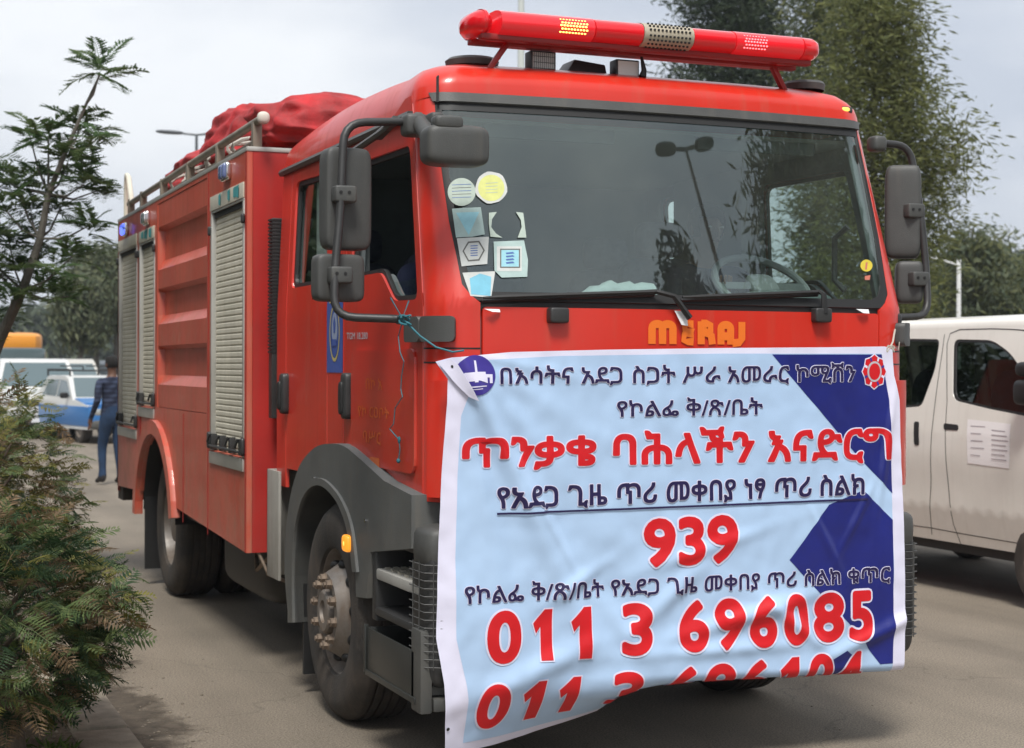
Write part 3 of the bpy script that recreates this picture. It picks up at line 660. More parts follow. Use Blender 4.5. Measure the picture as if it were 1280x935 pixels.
m_ = MB(); m_.rbox(fp(1096, 180, .22), (.07, .08, .07), e=4); tpart('mirror_foot', m_, PLAS)
# dark rear-door mirror seen edge-on above the side window
m_ = MB(); m_.tube([V((-.03, .62, 2.60)), V((-.06, .30, 2.62))], [.022, .018], 6); m_.tube([V((-.03, 1.15, 2.57)), V((-.05, .45, 2.605))], .015, 6); tpart('window_visor', m_, PLAS)

# ---- light bar on its bridge
LBZ = 3.035; LY = .34
lx0, lx1 = .235, 1.905
def capsule(x0, x1, rx=.06, ry=.14, rz=.056, caps=(1, 1), n=20, y=LY, z=LBZ):
    m_ = MB(); st_ = []
    if caps[0]: st_ += [(x0+rx*1.0*(1-cos(R(t))), sin(R(t))) for t in (5, 20, 40, 60, 80)]
    else: st_.append((x0, 1))
    if caps[1]: st_ += [(x1-rx*(1-cos(R(t))), sin(R(t))) for t in (80, 60, 40, 20, 5)]
    else: st_.append((x1, 1))
    vs = []
    for x, s_ in st_:
        for j in range(n):
            t = 2*pi*j/n; vs.append((x, y+ry*s_*math.copysign(abs(cos(t))**.7, cos(t)), z+rz*s_*math.copysign(abs(sin(t))**.8, sin(t))))
    fs = [(i*n+j, i*n+(j+1) % n, (i+1)*n+(j+1) % n, (i+1)*n+j) for i in range(len(st_)-1) for j in range(n)]+[tuple(range(n)), tuple((len(st_)-1)*n+j for j in range(n))]
    return m_.add(vs, fs)
o = tpart('light_bar_lens', capsule(lx0, .355, rx=.08), REDL, ang=50)
tpart('light_bar_lens', capsule(.36, .775, caps=(0, 0)), REDG, ang=50); tpart('light_bar_lens', capsule(.78, 1.0, caps=(0, 0), rz=.054), REDL, ang=50)
tpart('light_bar_lens', capsule(1.24, 1.44, caps=(0, 0), rz=.054), REDL, ang=50); tpart('light_bar_lens', capsule(1.445, 1.78, caps=(0, 0)), REDG, ang=50); tpart('light_bar_lens', capsule(1.785, lx1, caps=(0, 1), rx=.08), REDL, ang=50)
beige = mat('speaker_beige', (.42, .37, .28), .5, metal=.2, var=.15)
sg = tpart('speaker_grille', capsule(1.003, 1.237, caps=(0, 0), rz=.057, ry=.142), beige, ang=50)
m_ = MB()
for i in range(11):
    for j in range(7):
        x = 1.03+i*.0185; t = R(-152-9.5*j) if 0 else R(200+9*j)
        cy, cz_ = LY-.1435*abs(cos(t))**.7*1.0, LBZ+.058*math.copysign(abs(sin(t))**.8, sin(t)); cy = LY-.1435*abs(cos(R(-58+17*j)))**.7; cz_ = LBZ+.058*math.copysign(abs(sin(R(-58+17*j)))**.8, sin(R(-58+17*j)))
        m_.rbox((x, cy, cz_), (.011, .008, .010), e=3, nu=8, nv=4)
tpart('grille_slot', m_, BLK, kind='stuff', parent=sg)
def leds(x0, x1, mt, nx, nz):
    m_ = MB()
    for i in range(nx):
        for j in range(nz):
            m_.rbox((x0+(x1-x0)*(i+(.5 if j % 2 else 0))/nx, LY-.1425+.006*abs(j-nz/2+.5), LBZ-.026+.05*j/(nz-1)), (.011, .006, .008), e=2, nu=8, nv=4)
    return m_
tpart('led_cluster', leds(.62, .745, LEDY, 9, 5), LEDY); tpart('led_cluster', leds(1.485, 1.60, LEDP, 8, 5), LEDP, label='pink glowing LED cluster')
zb_ = FR(800, 64.5, LY-.08)[1]; m_ = MB(); m_.box((.29, LY-.085, zb_), (1.85, LY-.04, LBZ-.045)); m_.box((.29, LY+.04, zb_), (1.85, LY+.085, LBZ-.045)); tpart('light_bar_base', m_, REDD, bev=.006)
m_ = MB(); zc = FR(800, 74, LY-.0)[1]
rl = [V((.345, LY, 2.845)), V((.435, LY, zc+.018)), V((.62, LY, zc+.02)), V((1.55, LY, zc+.02)), V((1.70, LY, zc+.02)), V((1.775, LY, 2.84))]
for i in range(5): m_.bar(rl[i], rl[i+1], .03, .022)
tpart('light_bar_bridge', m_, REDD, bev=.004)
m_ = MB(); m_.box((.56, LY-.03, zc+.03), (.62, LY+.03, LBZ-.05)); m_.box((1.54, LY-.03, zc+.03), (1.60, LY+.03, LBZ-.05)); tpart('mounting_foot', m_, REDD)
# things fixed on the roof front
def worklamp(u, v, w_, h_, y, rz=0, lit=False):
    c = fp(u, v, y); m_ = MB(); M = Matrix.Translation(c) @ Matrix.Rotation(rz, 4, 'Z')
    m_.box((-w_/2, -.03, -h_/2), (w_/2, .04, h_/2), M); o = tpart('work_lamp', m_, PLD, bev=.006)
    m_ = MB(); m_.box((-w_/2+.008, -.034, -h_/2+.008), (w_/2-.008, -.029, h_/2-.008), M); tpart('lamp_glass', m_, mat('lamp_reflector', (.8, .8, .76), .25, coat=.3), parent=o)
    if lit:
        m_ = MB()
        for i in range(11): x = -w_/2+.012+i*(w_-.024)/10; m_.box((x-.0012, -.038, -h_/2+.008), (x+.0012, -.034, h_/2-.008), M)
        for i in range(3): z = -h_/4+i*h_/4; m_.box((-w_/2+.008, -.037, z-.001), (w_/2-.008, -.035, z+.001), M)
        tpart('lamp_guard', m_, PLD, parent=o, kind='stuff')
worklamp(676, 80, .115, .10, .40, 0, True); worklamp(781, 89, .11, .09, .40); 
m_ = MB(); c = fp(728, 88, .45); m_.add([c+V(p) for p in [(-.11, -.05, -.045), (.1, -.05, -.045), (.1, .1, -.045), (-.11, .1, -.045), (-.05, -.03, .04), (.1, -.02, .028), (.1, .1, .028), (-.05, .1, .04)]], [(0, 3, 2, 1), (4, 5, 6, 7), (0, 1, 5, 4), (1, 2, 6, 5), (2, 3, 7, 6), (3, 0, 4, 7)]); tpart('siren_horn', m_, PLD, bev=.008)
m_ = MB(); c = fp(590, 83, .52); m_.lathe([(0, .03), (.10, .03), (.115, .018), (.11, -.005), (.03, -.02)], c, 'Z', 28); tpart('round_vent', m_, PLAS)
m_ = MB(); c = fp(1004, 109, .50); m_.lathe([(0, .02), (.09, .02), (.10, .008), (.095, -.02)], c, 'Z', 28); tpart('round_vent', m_, PLAS)
m_ = MB(); m_.tube([fp(803, 96, .33), fp(805, 88, .33), fp(802, 72, .33), fp(798, 62, .36)], [.018, .012, .006, .004], 8); tpart('aerial', m_, BLK)
m_ = MB(); m_.tube([fp(547, 128, .26), fp(547, 97, .30), fp(552, 88, .40), fp(600, 86, .47), fp(625, 72, .4)], .006, 6); tpart('cable', m_, BLK)

# ---- interior
m_ = MB(); m_.box((.06, .25, 1.12), (2.2, 2.5, 1.16)); m_.box((.06, 2.46, 1.12), (2.2, 2.5, 2.66)); tpart('cab_floor', m_, CABI)
m_ = MB(); m_.box((.1, .35, 2.64), (2.16, 2.5, 2.655)); tpart('headliner', m_, LINER)
m_ = MB(); n = 24
for i in range(n+1):
    x = .08+(W-.16)*i/n; y0 = cabm(x, 1.88).y
    for (dy, z) in ((.03, 1.55), (.03, 1.865), (.10, 1.885), (.30, 1.895), (.42, 1.86), (.46, 1.6), (.46, 1.2)): m_.v.append((x, y0+dy, z))
for i in range(n):
    for j in range(6): m_.f.append((i*7+j, i*7+j+1, i*7+8+j, i*7+7+j)); m_.m.append(0)
tpart('dashboard', m_, DASH, ang=50)
m_ = MB(); m_.rbox((1.78, .36, 1.90), (.46, .24, .15), e=3.2); tpart('instrument_binnacle', m_, DASH)
sc_ = V((1.76, .52, 2.0)); Mt = Matrix.Rotation(R(38), 3, 'X')
m_ = MB(); m_.tube([sc_+Mt @ V((.225*cos(2*pi*i/32), .225*sin(2*pi*i/32), 0)) for i in range(32)], .017, 8, closed=True)
m_.bar(sc_+Mt @ V((-.21, 0, 0)), sc_+Mt @ V((.21, 0, 0)), .03); m_.bar(sc_, sc_+Mt @ V((0, -.21, 0)), .03); m_.bar(sc_, sc_+Mt @ V((0, -.05, -.45)), .05); m_.rbox(sc_, (.14, .14, .06), M=Mt); tpart('steering_wheel', m_, mat('steering_plastic', (.22, .24, .24), .45))
for x, y in ((1.68, 1.10), (.55, 1.10), (.4, 2.1), (1.12, 2.1), (1.85, 2.1)):
    m_ = MB(); m_.rbox((x, y, 1.50), (.48, .5, .16), e=5); m_.rbox((x, y+.27, 1.85), (.46, .13, .66), e=5, M=Matrix.Rotation(R(-8), 3, 'X')); m_.rbox((x, y+.30, 2.27), (.26, .10, .18), e=4); m_.box((x-.15, y-.15, 1.16), (x+.15, y+.15, 1.45)); tpart('seat', m_, SEAT)
for x in (.10, W-.10): m_ = MB(); m_.box((x-.03, 1.27, 1.16), (x+.03, 2.02, 2.64)); tpart('inner_pillar', m_, LINER, bev=.015)
for x0, x1 in ((.35, .95), (1.35, 1.95)): m_ = MB(); m_.box((x0, .38, 2.585), (x1, .41, 2.655)); tpart('sun_visor', m_, CABI, bev=.008)
tpart('grab_handle', MB().tube([V((2.11, .38, 1.98)), V((2.08, .42, 2.03)), V((2.08, .42, 2.22)), V((2.11, .36, 2.27))], .014, 8), PLD)
# ---- truck body: left wall with shutters, pressed panel, arch
BX0, BX1, BY0, BY1, BZ0, BZ1 = -.12, 2.38, 2.74, 7.5, .62, 2.80
def SM(p, z): return V((BX0, -p, z))
def box_poly(y0, y1, z0, z1): return [(-y1, z0), (-y0, z0), (-y0, z1), (-y1, z1)]
ac, az = 5.66, .50
def ell(a, b, t0=0, t1=180, n=20): return [(-ac-a*cos(R(t)), az+b*sin(R(t))) for t in [t0+(t1-t0)*i/n for i in range(n+1)]]
arcin = ell(.72, .64, 10, 170)      # goes from rear (p smaller) to front
SH = [(2.80, 3.70, 1.13, 2.53), (5.71, 6.38, 1.33, 2.525), (6.50, 7.42, 1.15, 2.53)]
wall = [(-BY1, BZ0+.04), (-BY1, BZ1), (-BY0, BZ1), (-BY0, BZ0)]+[(-4.90, BZ0)]
wall = [(-BY1, BZ1), (-BY1, BZ0+.03)]+[q for q in arcin if q[1] > BZ0+.03][0:0]
left = [(-BY1, BZ1), (-BY1, .66)]+[q for q in arcin if q[1] > .66]+[(-BY0, BZ0), (-BY0, BZ1)]
mid_hole = box_poly(3.835, 5.60, 1.34, 2.765)
sheet('body_side', left, SM, REDB, truck, holes=[box_poly(*s) for s in SH]+[mid_hole], thick=.03, maxlen=.25)
# pressed side panel
prof = [(2.76, 0), (2.60, 0), (2.575, .045), (2.37, .045), (2.30, 0), (2.17, 0), (2.145, .045), (1.985, .045), (1.92, 0), (1.77, 0), (1.745, .045), (1.565, .045), (1.50, 0), (1.345, 0)]
m_ = MB()
ys = [3.845, 3.86, 5.575, 5.592]
for z, d in prof:
    for j, y in enumerate(ys): m_.v.append((BX0+.004+(d if j in (1, 2) else 0)+(.0 if d else 0), y, z))
for i in range(len(prof)-1):
    for j in range(3): m_.f.append((i*4+j, i*4+j+1, i*4+5+j, i*4+4+j)); m_.m.append(0)
tpart('pressed_panel', m_, REDB, ang=20)
m_ = MB(); m_.box((BX0+.055, 3.80, 1.30), (BX0+.09, 5.62, 2.79)); tpart('panel_gap', m_, BLK)
# vertical seams of the lower body
for y in (3.79, 4.60, 2.765):
    m_ = MB(); m_.box((BX0-.003, y-.004, BZ0), (BX0, y+.004, 2.79 if y < 3.8 else 1.32)); tpart('panel_seam', m_, REDD)
for (y0, y1, z0, z1) in SH:
    rs = root('roller_shutter', (0, 0, 0), None, None); rs.parent = truck; rs.location = -V(truck.location)
    m_ = MB(); n = int((z1-z0)/.034); h = (z1-z0)/n
    for i in range(n):
        z = z0+i*h
        m_.add([(BX0+.028, y0+.03, z), (BX0+.028, y1-.03, z), (BX0+.022, y1-.03, z+h*.25), (BX0+.022, y0+.03, z+h*.25), (BX0+.022, y1-.03, z+h*.8), (BX0+.022, y0+.03, z+h*.8), (BX0+.028, y1-.03, z+h), (BX0+.028, y0+.03, z+h)],
               [(0, 1, 2, 3), (3, 2, 4, 5), (5, 4, 6, 7)])
    tpart('slats', m_, ALU, ang=15, parent=rs, kind='stuff')
    m_ = MB()
    for y in (y0, y1-.03): m_.box((BX0-.006, y, z0), (BX0+.05, y+.03, z1))
    m_.box((BX0-.006, y0, z1), (BX0+.03, y1, z1+.012)); tpart('guide_rail', m_, ALB, parent=rs, bev=.003)
    m_ = MB(); m_.box((BX0-.012, y0-.01, z0-.075), (BX0-.001, y1+.01, z0-.005)); tpart('sill', m_, ALB, parent=rs, bev=.003)
    m_ = MB(); m_.box((BX0-.010, y0, z1+.014), (BX0-.001, y1, z1+.10)); hd = tpart('shutter_header', m_, ALU, parent=rs, bev=.003)
    m_ = MB(); m_.box((BX0+.012, y0+.03, z1-.03), (BX0+.018, y1-.03, z1)); tpart('shadow_gap', m_, BLK, parent=rs)
    m_ = MB(); m_.tube([(BX0-.02, y0+.05, z0+.03), (BX0-.02, y1-.05, z0+.03)], .009, 6)
    for i in range(4 if y0 < 3 else 2):
        y = y0+.05+(y1-y0-.13)*i/(3 if y0 < 3 else 1); m_.box((BX0-.015, y, z0+.01), (BX0+.02, y+.04, z0+.10)); m_.tube([(BX0-.02, y+.02, z0+.10), (BX0-.03, y+.05, z0+.05)], .008, 5)
    tpart('lift_bar', m_, PLD, parent=rs, bev=.003)
    for y in (y0-.006, y1+.006):
        m_ = MB(); m_.rbox((BX0-.012, y, z1-.06 if y0 > 3 else z1-.10), (.02, .035, .055)); tpart('shutter_catch', m_, PLD, parent=rs)
        m_ = MB(); m_.rbox((BX0-.012, y, z0+.06), (.024, .05, .10)); tpart('shutter_catch', m_, PLD, parent=rs)
    tp_ = []
    rng = random.Random(int(y0*10))
    for i in range(5):
        y = y0+.08+rng.random()*(y1-y0-.3); a = .04+rng.random()*.09; zz = z1+.02+rng.random()*.02
        tp_.append([(-y-a, zz+.01), (-y, zz), (-y+.01, z1+.095), (-y-a*.5, z1+.09), (-y-a, z1+.085)])
    ribbons('peeling_teal_tape', tp_, SM, TEAL, hd, .0125) if y0 < 6.4 else None
m_ = MB(); m_.box((BX0-.004, 2.74, 2.79), (BX0+.05, 7.5, 2.815)); m_.box((BX0, 2.735, 2.79), (2.38, 2.78, 2.815)); tpart('roof_edge_trim', m_, ALB, bev=.004)
# front wall with its dark opening, other walls and the deck
def FM(p, z): return V((p, BY0, z))
sheet('body_front', [(BX0+.032, BZ0), (BX1, BZ0), (BX1, BZ1), (BX0+.032, BZ1)], FM, mat('body_front_red', (.42, .022, .018), .4, var=.15, dirt=.3, dirtcol=(.2, .1, .07)), truck, holes=[[(.06, .72), (2.2, .72), (2.2, 1.17), (.06, 1.17)]], thick=.03, maxlen=.5)
sheet('body_right', [(2.74, BZ0), (7.5, BZ0), (7.5, BZ1), (2.74, BZ1)], lambda p, z: V((BX1, p, z)), REDB, truck, thick=.03, maxlen=1)
sheet('body_rear', [(-BX1, BZ0), (-BX0, BZ0), (-BX0, BZ1), (-BX1, BZ1)], lambda p, z: V((-p, BY1, z)), REDB, truck, thick=.03, maxlen=1)
m_ = MB(); m_.box((BX0+.03, BY0+.03, 2.77), (BX1-.03, BY1-.03, 2.785)); tpart('roof_deck', m_, REDB)
m_ = MB(); m_.box((BX0+.08, BY0+.03, BZ0), (BX1-.08, 4.9, BZ0+.03)); m_.box((BX0+.08, 6.4, .68), (BX1-.08, BY1-.03, .71)); m_.box((BX0+.42, 4.8, BZ0), (BX0+.45, 6.5, 1.3)); m_.box((BX0+.05, 4.85, 1.26), (BX1-.05, 6.45, 1.29)); tpart('underbody', m_, BLK)
m_ = MB(); m_.rbox((.45, 2.95, .86), (.35, .25, .26)); m_.tube([(.3, 2.9, .95), (.9, 2.95, .8)], .05, 8); tpart('pump_gear', m_, mat('oily_steel', (.12, .10, .08), .5, metal=.5, var=.4, vs=9))
# red arch flare
def AM(p, z): return V((BX0, -p, z))
sheet('wheel_arch_flare', ell(.84, .75, 2, 170)+ell(.73, .65, 170, 2), AM, REDB, truck, off=.035, thick=.06, maxlen=.12)
m_ = MB(); m_.box((BX0-.006, 6.32, .95), (BX0-.002, 6.40, 1.29)); tpart('recess_panel', m_, REDD)
m_ = MB(); m_.lathe([(.66, .02), (.66, .42)], (BX0, 5.66, .50), 'X', 24, a0=.1, a1=pi-.1); tpart('wheel_well', m_, BLK)
m_ = MB(); m_.box((BX0+.03, 6.30, .12), (BX0+.45, 6.33, .72)); tpart('mud_flap', m_, BLK)
m_ = MB(); m_.box((BX0+.02, 7.35, .55), (.3, 7.6, .68)); tpart('rear_bumper', m_, mat('dusty_black', (.06, .05, .04), .8, var=.3))
# side marker and blue lights of the body
for (u, v, mt, lb) in ((155.5, 287, BLUL, 'lit blue side lamp'), (182, 273, CHR, None), (281, 215, BLUD, None)):
    y, z = SD(u, v, BX0-.02); m_ = MB(); m_.rbox((BX0-.015, y, z), (.035, .17, .105), e=6); o = tpart('side_lamp', m_, CHR, **({'label': lb} if lb else {}))
    m_ = MB(); m_.rbox((BX0-.033, y+.03, z), (.03, .09, .085), e=4); m_.rbox((BX0-.033, y-.05, z), (.03, .05, .085), e=4); tpart('lamp_lens', m_, mt, parent=o)
# roof rail
rx = BX0+.06; zr = SD(313.5, 157, rx)[1]
m_ = MB(); m_.tube([(rx, 2.62, zr), (rx, 4.5, zr-.01), (rx, 7.3, zr-.03)], .024, 10); tpart('roof_rail', m_, GALV)
m_ = MB(); m_.rbox((rx, 2.62, zr), (.068, .05, .068), e=2.4); tpart('rail_cap', m_, mat('worn_white', (.6, .57, .5), .6))
m_ = MB(); m_.tube([(rx+.05, 3.0, zr-.075), (rx+.05, 7.2, zr-.085)], .016, 8); tpart('lower_rail', m_, GALV)
for y in (2.78, 3.75, 4.7, 5.7, 6.6, 7.2):
    m_ = MB(); m_.bar((rx, y, 2.80), (rx, y, zr), .05, .05); tpart('rail_post', m_, GALV, bev=.004)
m_ = MB(); m_.bar((.3, 2.85, 2.80), (.3, 2.85, 3.05), .05); m_.bar((1.4, 2.85, 2.80), (1.4, 2.85, 3.0), .05); tpart('rack_post', m_, GALV)
m_ = MB(); m_.tube([(rx, 7.45, 2.80), (rx, 7.46, 3.08), (rx+.0, 7.42, 3.17), (rx+.0, 7.34, 3.14), (rx, 7.18, 2.93), (rx, 7.1, zr-.03)], .022, 8); tpart('ladder_hoop', m_, mat('cream_tube', (.62, .58, .48), .5))
# intake grille strip and light panel behind the cab
m_ = MB(); m_.box((-.02, 2.585, 1.35), (.10, 2.66, 2.42)); tpart('intake_duct', m_, PLD, bev=.008)
m_ = MB()
for i in range(38): z = 1.70+i*.019; m_.box((-.032, 2.582, z), (.11, 2.63, z+.010))
tpart('duct_ribs', m_, BLK, kind='stuff')
m_ = MB(); m_.box((-.05, 2.30, .52), (-.035, 2.56, 1.085)); m_.box((-.05, 2.545, .52), (.3, 2.56, 1.085)); tpart('mudguard_plate', m_, mat('grey_plate', (.32, .31, .28), .6, var=.15, dirt=.6, ztop=1.4), bev=.004)

# ---- grey front arch and steps
ARCH = mat('arch_plastic', (.085, .09, .088), .5, var=.15, vs=5, dirt=.6, dirtcol=(.17, .15, .12), bump=.15, bs=250, ztop=1.4)
def A5(p, z): return V((-.055, -p, z))
def sp(u, v, x=-.055): y, z = SD(u, v, x); return (-max(y, .10), z)
def smooth(P):
    out = []
    for i in range(len(P)-1):
        a, b, c, d = P[max(i-1, 0)], P[i], P[i+1], P[min(i+2, len(P)-1)]
        for k in range(4):
            t = k/4; out.append(tuple(.5*(2*b[j]+(c[j]-a[j])*t+(2*a[j]-5*b[j]+4*c[j]-d[j])*t*t+(3*b[j]-a[j]-3*c[j]+d[j])*t**3) for j in (0, 1)))
    return out+[P[-1]]
outer = [sp(*q) for q in ((361, 778), (356, 720), (357, 665), (363, 620), (373, 585), (386, 566), (401, 556), (426, 556), (448, 572), (480, 601), (527, 622))]+[sp(527, 690), sp(463, 690), sp(458, 748), sp(445, 746)]
inner = [sp(*q) for q in ((444, 715), (438, 668), (430, 640), (419, 620), (404, 607), (390, 610), (379, 628), (371, 665), (368, 720), (369, 778))]
sheet('wheel_arch', smooth(outer[:10])+outer[10:]+smooth(inner), A5, ARCH, truck, thick=.42, maxlen=.08)
m_ = MB(); P = [A5(*q) for q in smooth(inner)]
for i in range(len(P)): m_.v += [tuple(P[i]+V((.01, 0, 0))), tuple(P[i]+V((.42, 0, 0)))]
for i in range(len(P)-1): m_.f.append((2*i, 2*i+1, 2*i+3, 2*i+2)); m_.m.append(0)
m_.box((.36, .5, .45), (.40, 2.3, 1.35)); tpart('arch_liner', m_, BLK)
sheet('arch_lip', smooth(inner)+[(p+.0, z) for p, z in smooth([sp(*q) for q in ((449, 715), (443, 664), (434, 634), (421, 612), (404, 598), (387, 602), (375, 622), (366, 663), (363, 720), (363, 778))])[::-1]], A5, ARCH, truck, off=.014, thick=.03, maxlen=.08)
m_ = MB(); m_.rbox((.36, 3.75, .47), (.55, 1.5, .42), e=6); m_.rbox((1.9, 3.75, .47), (.55, 1.5, .42), e=6); m_.box((.75, 2.2, .42), (1.5, 5.0, .60)); tpart('under_body_blocker', m_, mat('grimy_black', (.02, .018, .015)))  # boxes added under the body to block light and deepen the shade there
y, z = SD(435, 679, -.07); m_ = MB(); m_.rbox((-.072, y, z), (.04, .085, .075), e=4); o = tpart('side_indicator', m_, AMB)
m_ = MB(); m_.rbox((-.086, y-.006, z), (.016, .03, .03), e=2); tpart('bulb', m_, AMBH, parent=o)
for u, v in ((392, 598), (456, 651)):
    y, z = SD(u, v, -.06); m_ = MB(); m_.lathe([(0, -.006), (.009, -.006), (.009, 0)], (-.056, y, z), 'X', 8); tpart('screw', m_, CHR)
ya, zs1 = SD(465, 709, -.05); zs2 = SD(460, 823, -.05)[1]; yf = -.02
m_ = MB()
m_.box((.24, yf, .36), (.30, .66, .97)); m_.box((-.045, .60, .56), (.30, .66, .89)); m_.box((-.045, .0, .585), (.26, .62, .62)); m_.box((-.03, yf, .89), (.30, .62, .93))
tpart('step_housing', m_, PLD, bev=.01)
tread = mat('step_tread', (.40, .37, .31), .6, metal=.2, var=.2, vs=20)
for (z, x0, y0, y1) in ((zs1, -.045, .03, .60), (zs2, -.05, .02, .62)):
    m_ = MB(); m_.box((x0, y0, z-.045), (.24, y1, z)); o = tpart('step', m_, mat('step_edge', (.40, .39, .36), .55, metal=.2, var=.2), bev=.008)
    m_ = MB()
    for i in range(7):
        for j in range(12): m_.box((x0+.025+i*.035+(.0 if j % 2 else .012), y0+.025+j*(y1-y0-.05)/12, z), (x0+.045+i*.035, y0+.025+(j+.6)*(y1-y0-.05)/12, z+.008))
    tpart('tread_studs', m_, tread, parent=o, kind='stuff')
m_ = MB(); m_.box((-.075, .0, zs2-.06), (-.06, .66, zs2-.035)); m_.box((-.07, .02, zs2-.04), (-.062, .66, .53)); m_.box((-.07, .64, zs2-.04), (.2, .652, .53)); m_.bar((-.068, .665, zs2-.05), (-.068, .665, .54), .018); tpart('step_bracket', m_, mat('grimy_plate', (.030, .032, .030), .35), bev=.003)
m_ = MB(); m_.box((-.07, -.06, zs2-.09), (-.02, .06, .62)); m_.box((-.015, -.055, zs2-.086), (.22, .045, zs2-.034)); tpart('corner_bracket', m_, PLAS, bev=.012)
# headlamp corners with wire guards, bumper
for sx in (0, 1):
    X = (lambda x: x) if not sx else (lambda x: 2.135-x)
    m_ = MB(); m_.rbox((X(.13), .03, .68), (.35, .22, .58), e=7, nu=32, nv=20); hd = tpart('headlamp_housing', m_, PLD)
    m_ = MB(); m_.rbox((X(.13), .03, .93), (.36, .23, .17), e=5, nu=32); tpart('housing_top', m_, PLAS, parent=hd)
    m_ = MB(); m_.lathe([(0, -.01), (.07, -.005), (.085, .01), (.085, .03)], (X(.17), -.10, .66), 'Y', 24); tpart('headlamp', m_, mat('headlamp_glass', (.5, .52, .52), .1, metal=.6), parent=hd)
    m_ = MB()
    for i in range(14): z = .48+i*.03; m_.tube([(X(.30), -.095, z), (X(0.0), -.095, z), (X(-.055), -.06, z), (X(-.062), .10, z)], .0026, 4)
    for q in ((.28, -.095), (.2, -.095), (.12, -.095), (.04, -.095), (-.025, -.082), (-.062, -.02), (-.064, .05)): m_.tube([(X(q[0]), q[1], .47), (X(q[0]), q[1], .88)], .0026, 4)
    tpart('wire_guard', m_, mat('guard_wire', (.06, .06, .058), .6), parent=hd, kind='stuff')
m_ = MB(); m_.rbox((1.07, .06, .60), (1.98, .22, .30), e=9, nu=36); tpart('bumper', m_, PLD)
m_ = MB(); m_.box((.25, .02, .72), (2.0, .10, 1.3)); tpart('radiator_grille', m_, BLK)
# chassis
m_ = MB()
for x in (.70, 1.50): m_.box((x, .2, .62), (x+.09, 7.3, .86))
for y in (.5, 2.2, 4.0, 6.9): m_.box((.7, y, .66), (1.59, y+.1, .82))
m_.tube([(.2, 1.33, .5), (2.05, 1.33, .5)], .07, 8); m_.tube([(.2, 5.72, .52), (2.05, 5.72, .52)], .09, 8); m_.rbox((1.13, 5.72, .5), (.45, .5, .45), e=3)
m_.rbox((1.13, 1.0, .75), (.8, 1.2, .6), e=5); m_.box((.05, 2.66, .56), (.30, 2.72, .62)); tpart('chassis', m_, mat('grimy_black', (.02, .018, .015), .8, var=.3))
m_ = MB(); m_.tube([(.05, 2.9, .58), (.02, 3.1, .48), (.06, 3.3, .56)], .012, 6); m_.tube([(-.05, 2.76, .62), (.0, 2.74, .50), (.12, 2.7, .45)], .010, 6); tpart('hose_end', m_, RUST)
m_ = MB(); m_.box((-.01, 1.93, .10), (.30, 1.955, .55)); tpart('mud_flap', m_, BLK)
# wheels
def wheel(x, y, r, side, front=True, width=.29):
    rt = root('wheel', (x, y, r), None, None); rt.parent = truck; rt.location = V((x, y, r))-V(truck.location)
    s = side; k = r/.515
    def lp(pr): return [(a*k, s*h) for a, h in pr]
    tp = [(.295, .02), (.305, .004), (.33, -.004), (.37, -.010), (.42, -.012), (.455, -.006), (.485, .012), (.503, .035), (.513, .045)]
    for i in range(5): h = .05+i*.042; tp += [(.515, h), (.515, h+.030), (.503, h+.032), (.503, h+.040)]
    tp += [(.51, .262), (.49, .285), (.40, .30), (.30, .28)]
    m_ = MB(); m_.lathe(lp(tp), (0, 0, 0), 'X', 56)
    part('tyre', m_, TYRE, rt, world=False, ang=35)
    if front: rp = [(.298, .018), (.292, .022), (.284, .05), (.268, .075), (.258, .075), (.235, .055), (.205, .012), (.190, -.012), (.178, -.028), (.135, -.028), (.130, -.02), (.122, .02), (.108, .02), (.104, -.040), (.092, -.048), (.055, -.048), (.05, -.034), (.0, -.034)]
    else: rp = [(.298, .018), (.292, .022), (.284, .06), (.262, .10), (.255, .15), (.20, .17), (.14, .168), (.13, .10), (.12, .04), (.07, .03), (0, .03)]
    m_ = MB(); m_.lathe(lp(rp), (0, 0, 0), 'X', 48); rim = part('rim', m_, RIM, rt, world=False, ang=25)
    hb = -.03 if front else .165
    nutm = MB(); nutm.lathe([(0, -s*.036), (.013, -s*.036), (.013, -s*.027), (.0215, -s*.025), (.0215, -s*.004), (.027, -s*.002), (.027, 0)], (0, 0, 0), 'X', 6); nme = mesh(nutm, 'wheel_nut', RUST, 30)
    for i in range(10):
        a = 2*pi*(i+.3)/10; o = link('wheel_nut', nme, rim); o.location = (s*(hb+.002), .157*k*cos(a), .157*k*sin(a))
    hm = MB(); M_ = Matrix.Rotation(-s*R(48 if front else 0), 4, 'Z'); hm.rbox((0, 0, 0), (.055, .062, .044), e=2, M=M_.to_3x3() if 0 else None); hme = mesh(hm, 'hand_hole', BLK)
    for i in range(10):
        a = 2*pi*(i+.8)/10; o = link('hand_hole', hme, rim); rr = .228*k; o.location = (s*(.043 if front else .158), rr*cos(a), rr*sin(a))
        o.rotation_euler = (a-pi/2, 0, 0)
    return rt
wheel(-.03, 1.33, .50, 1); wheel(2.20, 1.33, .50, -1); wheel(-.02, 5.72, .50, 1, False); wheel(.30, 5.72, .50, 1, False); wheel(2.28, 5.72, .50, -1, False); wheel(1.96, 5.72, .50, -1, False)

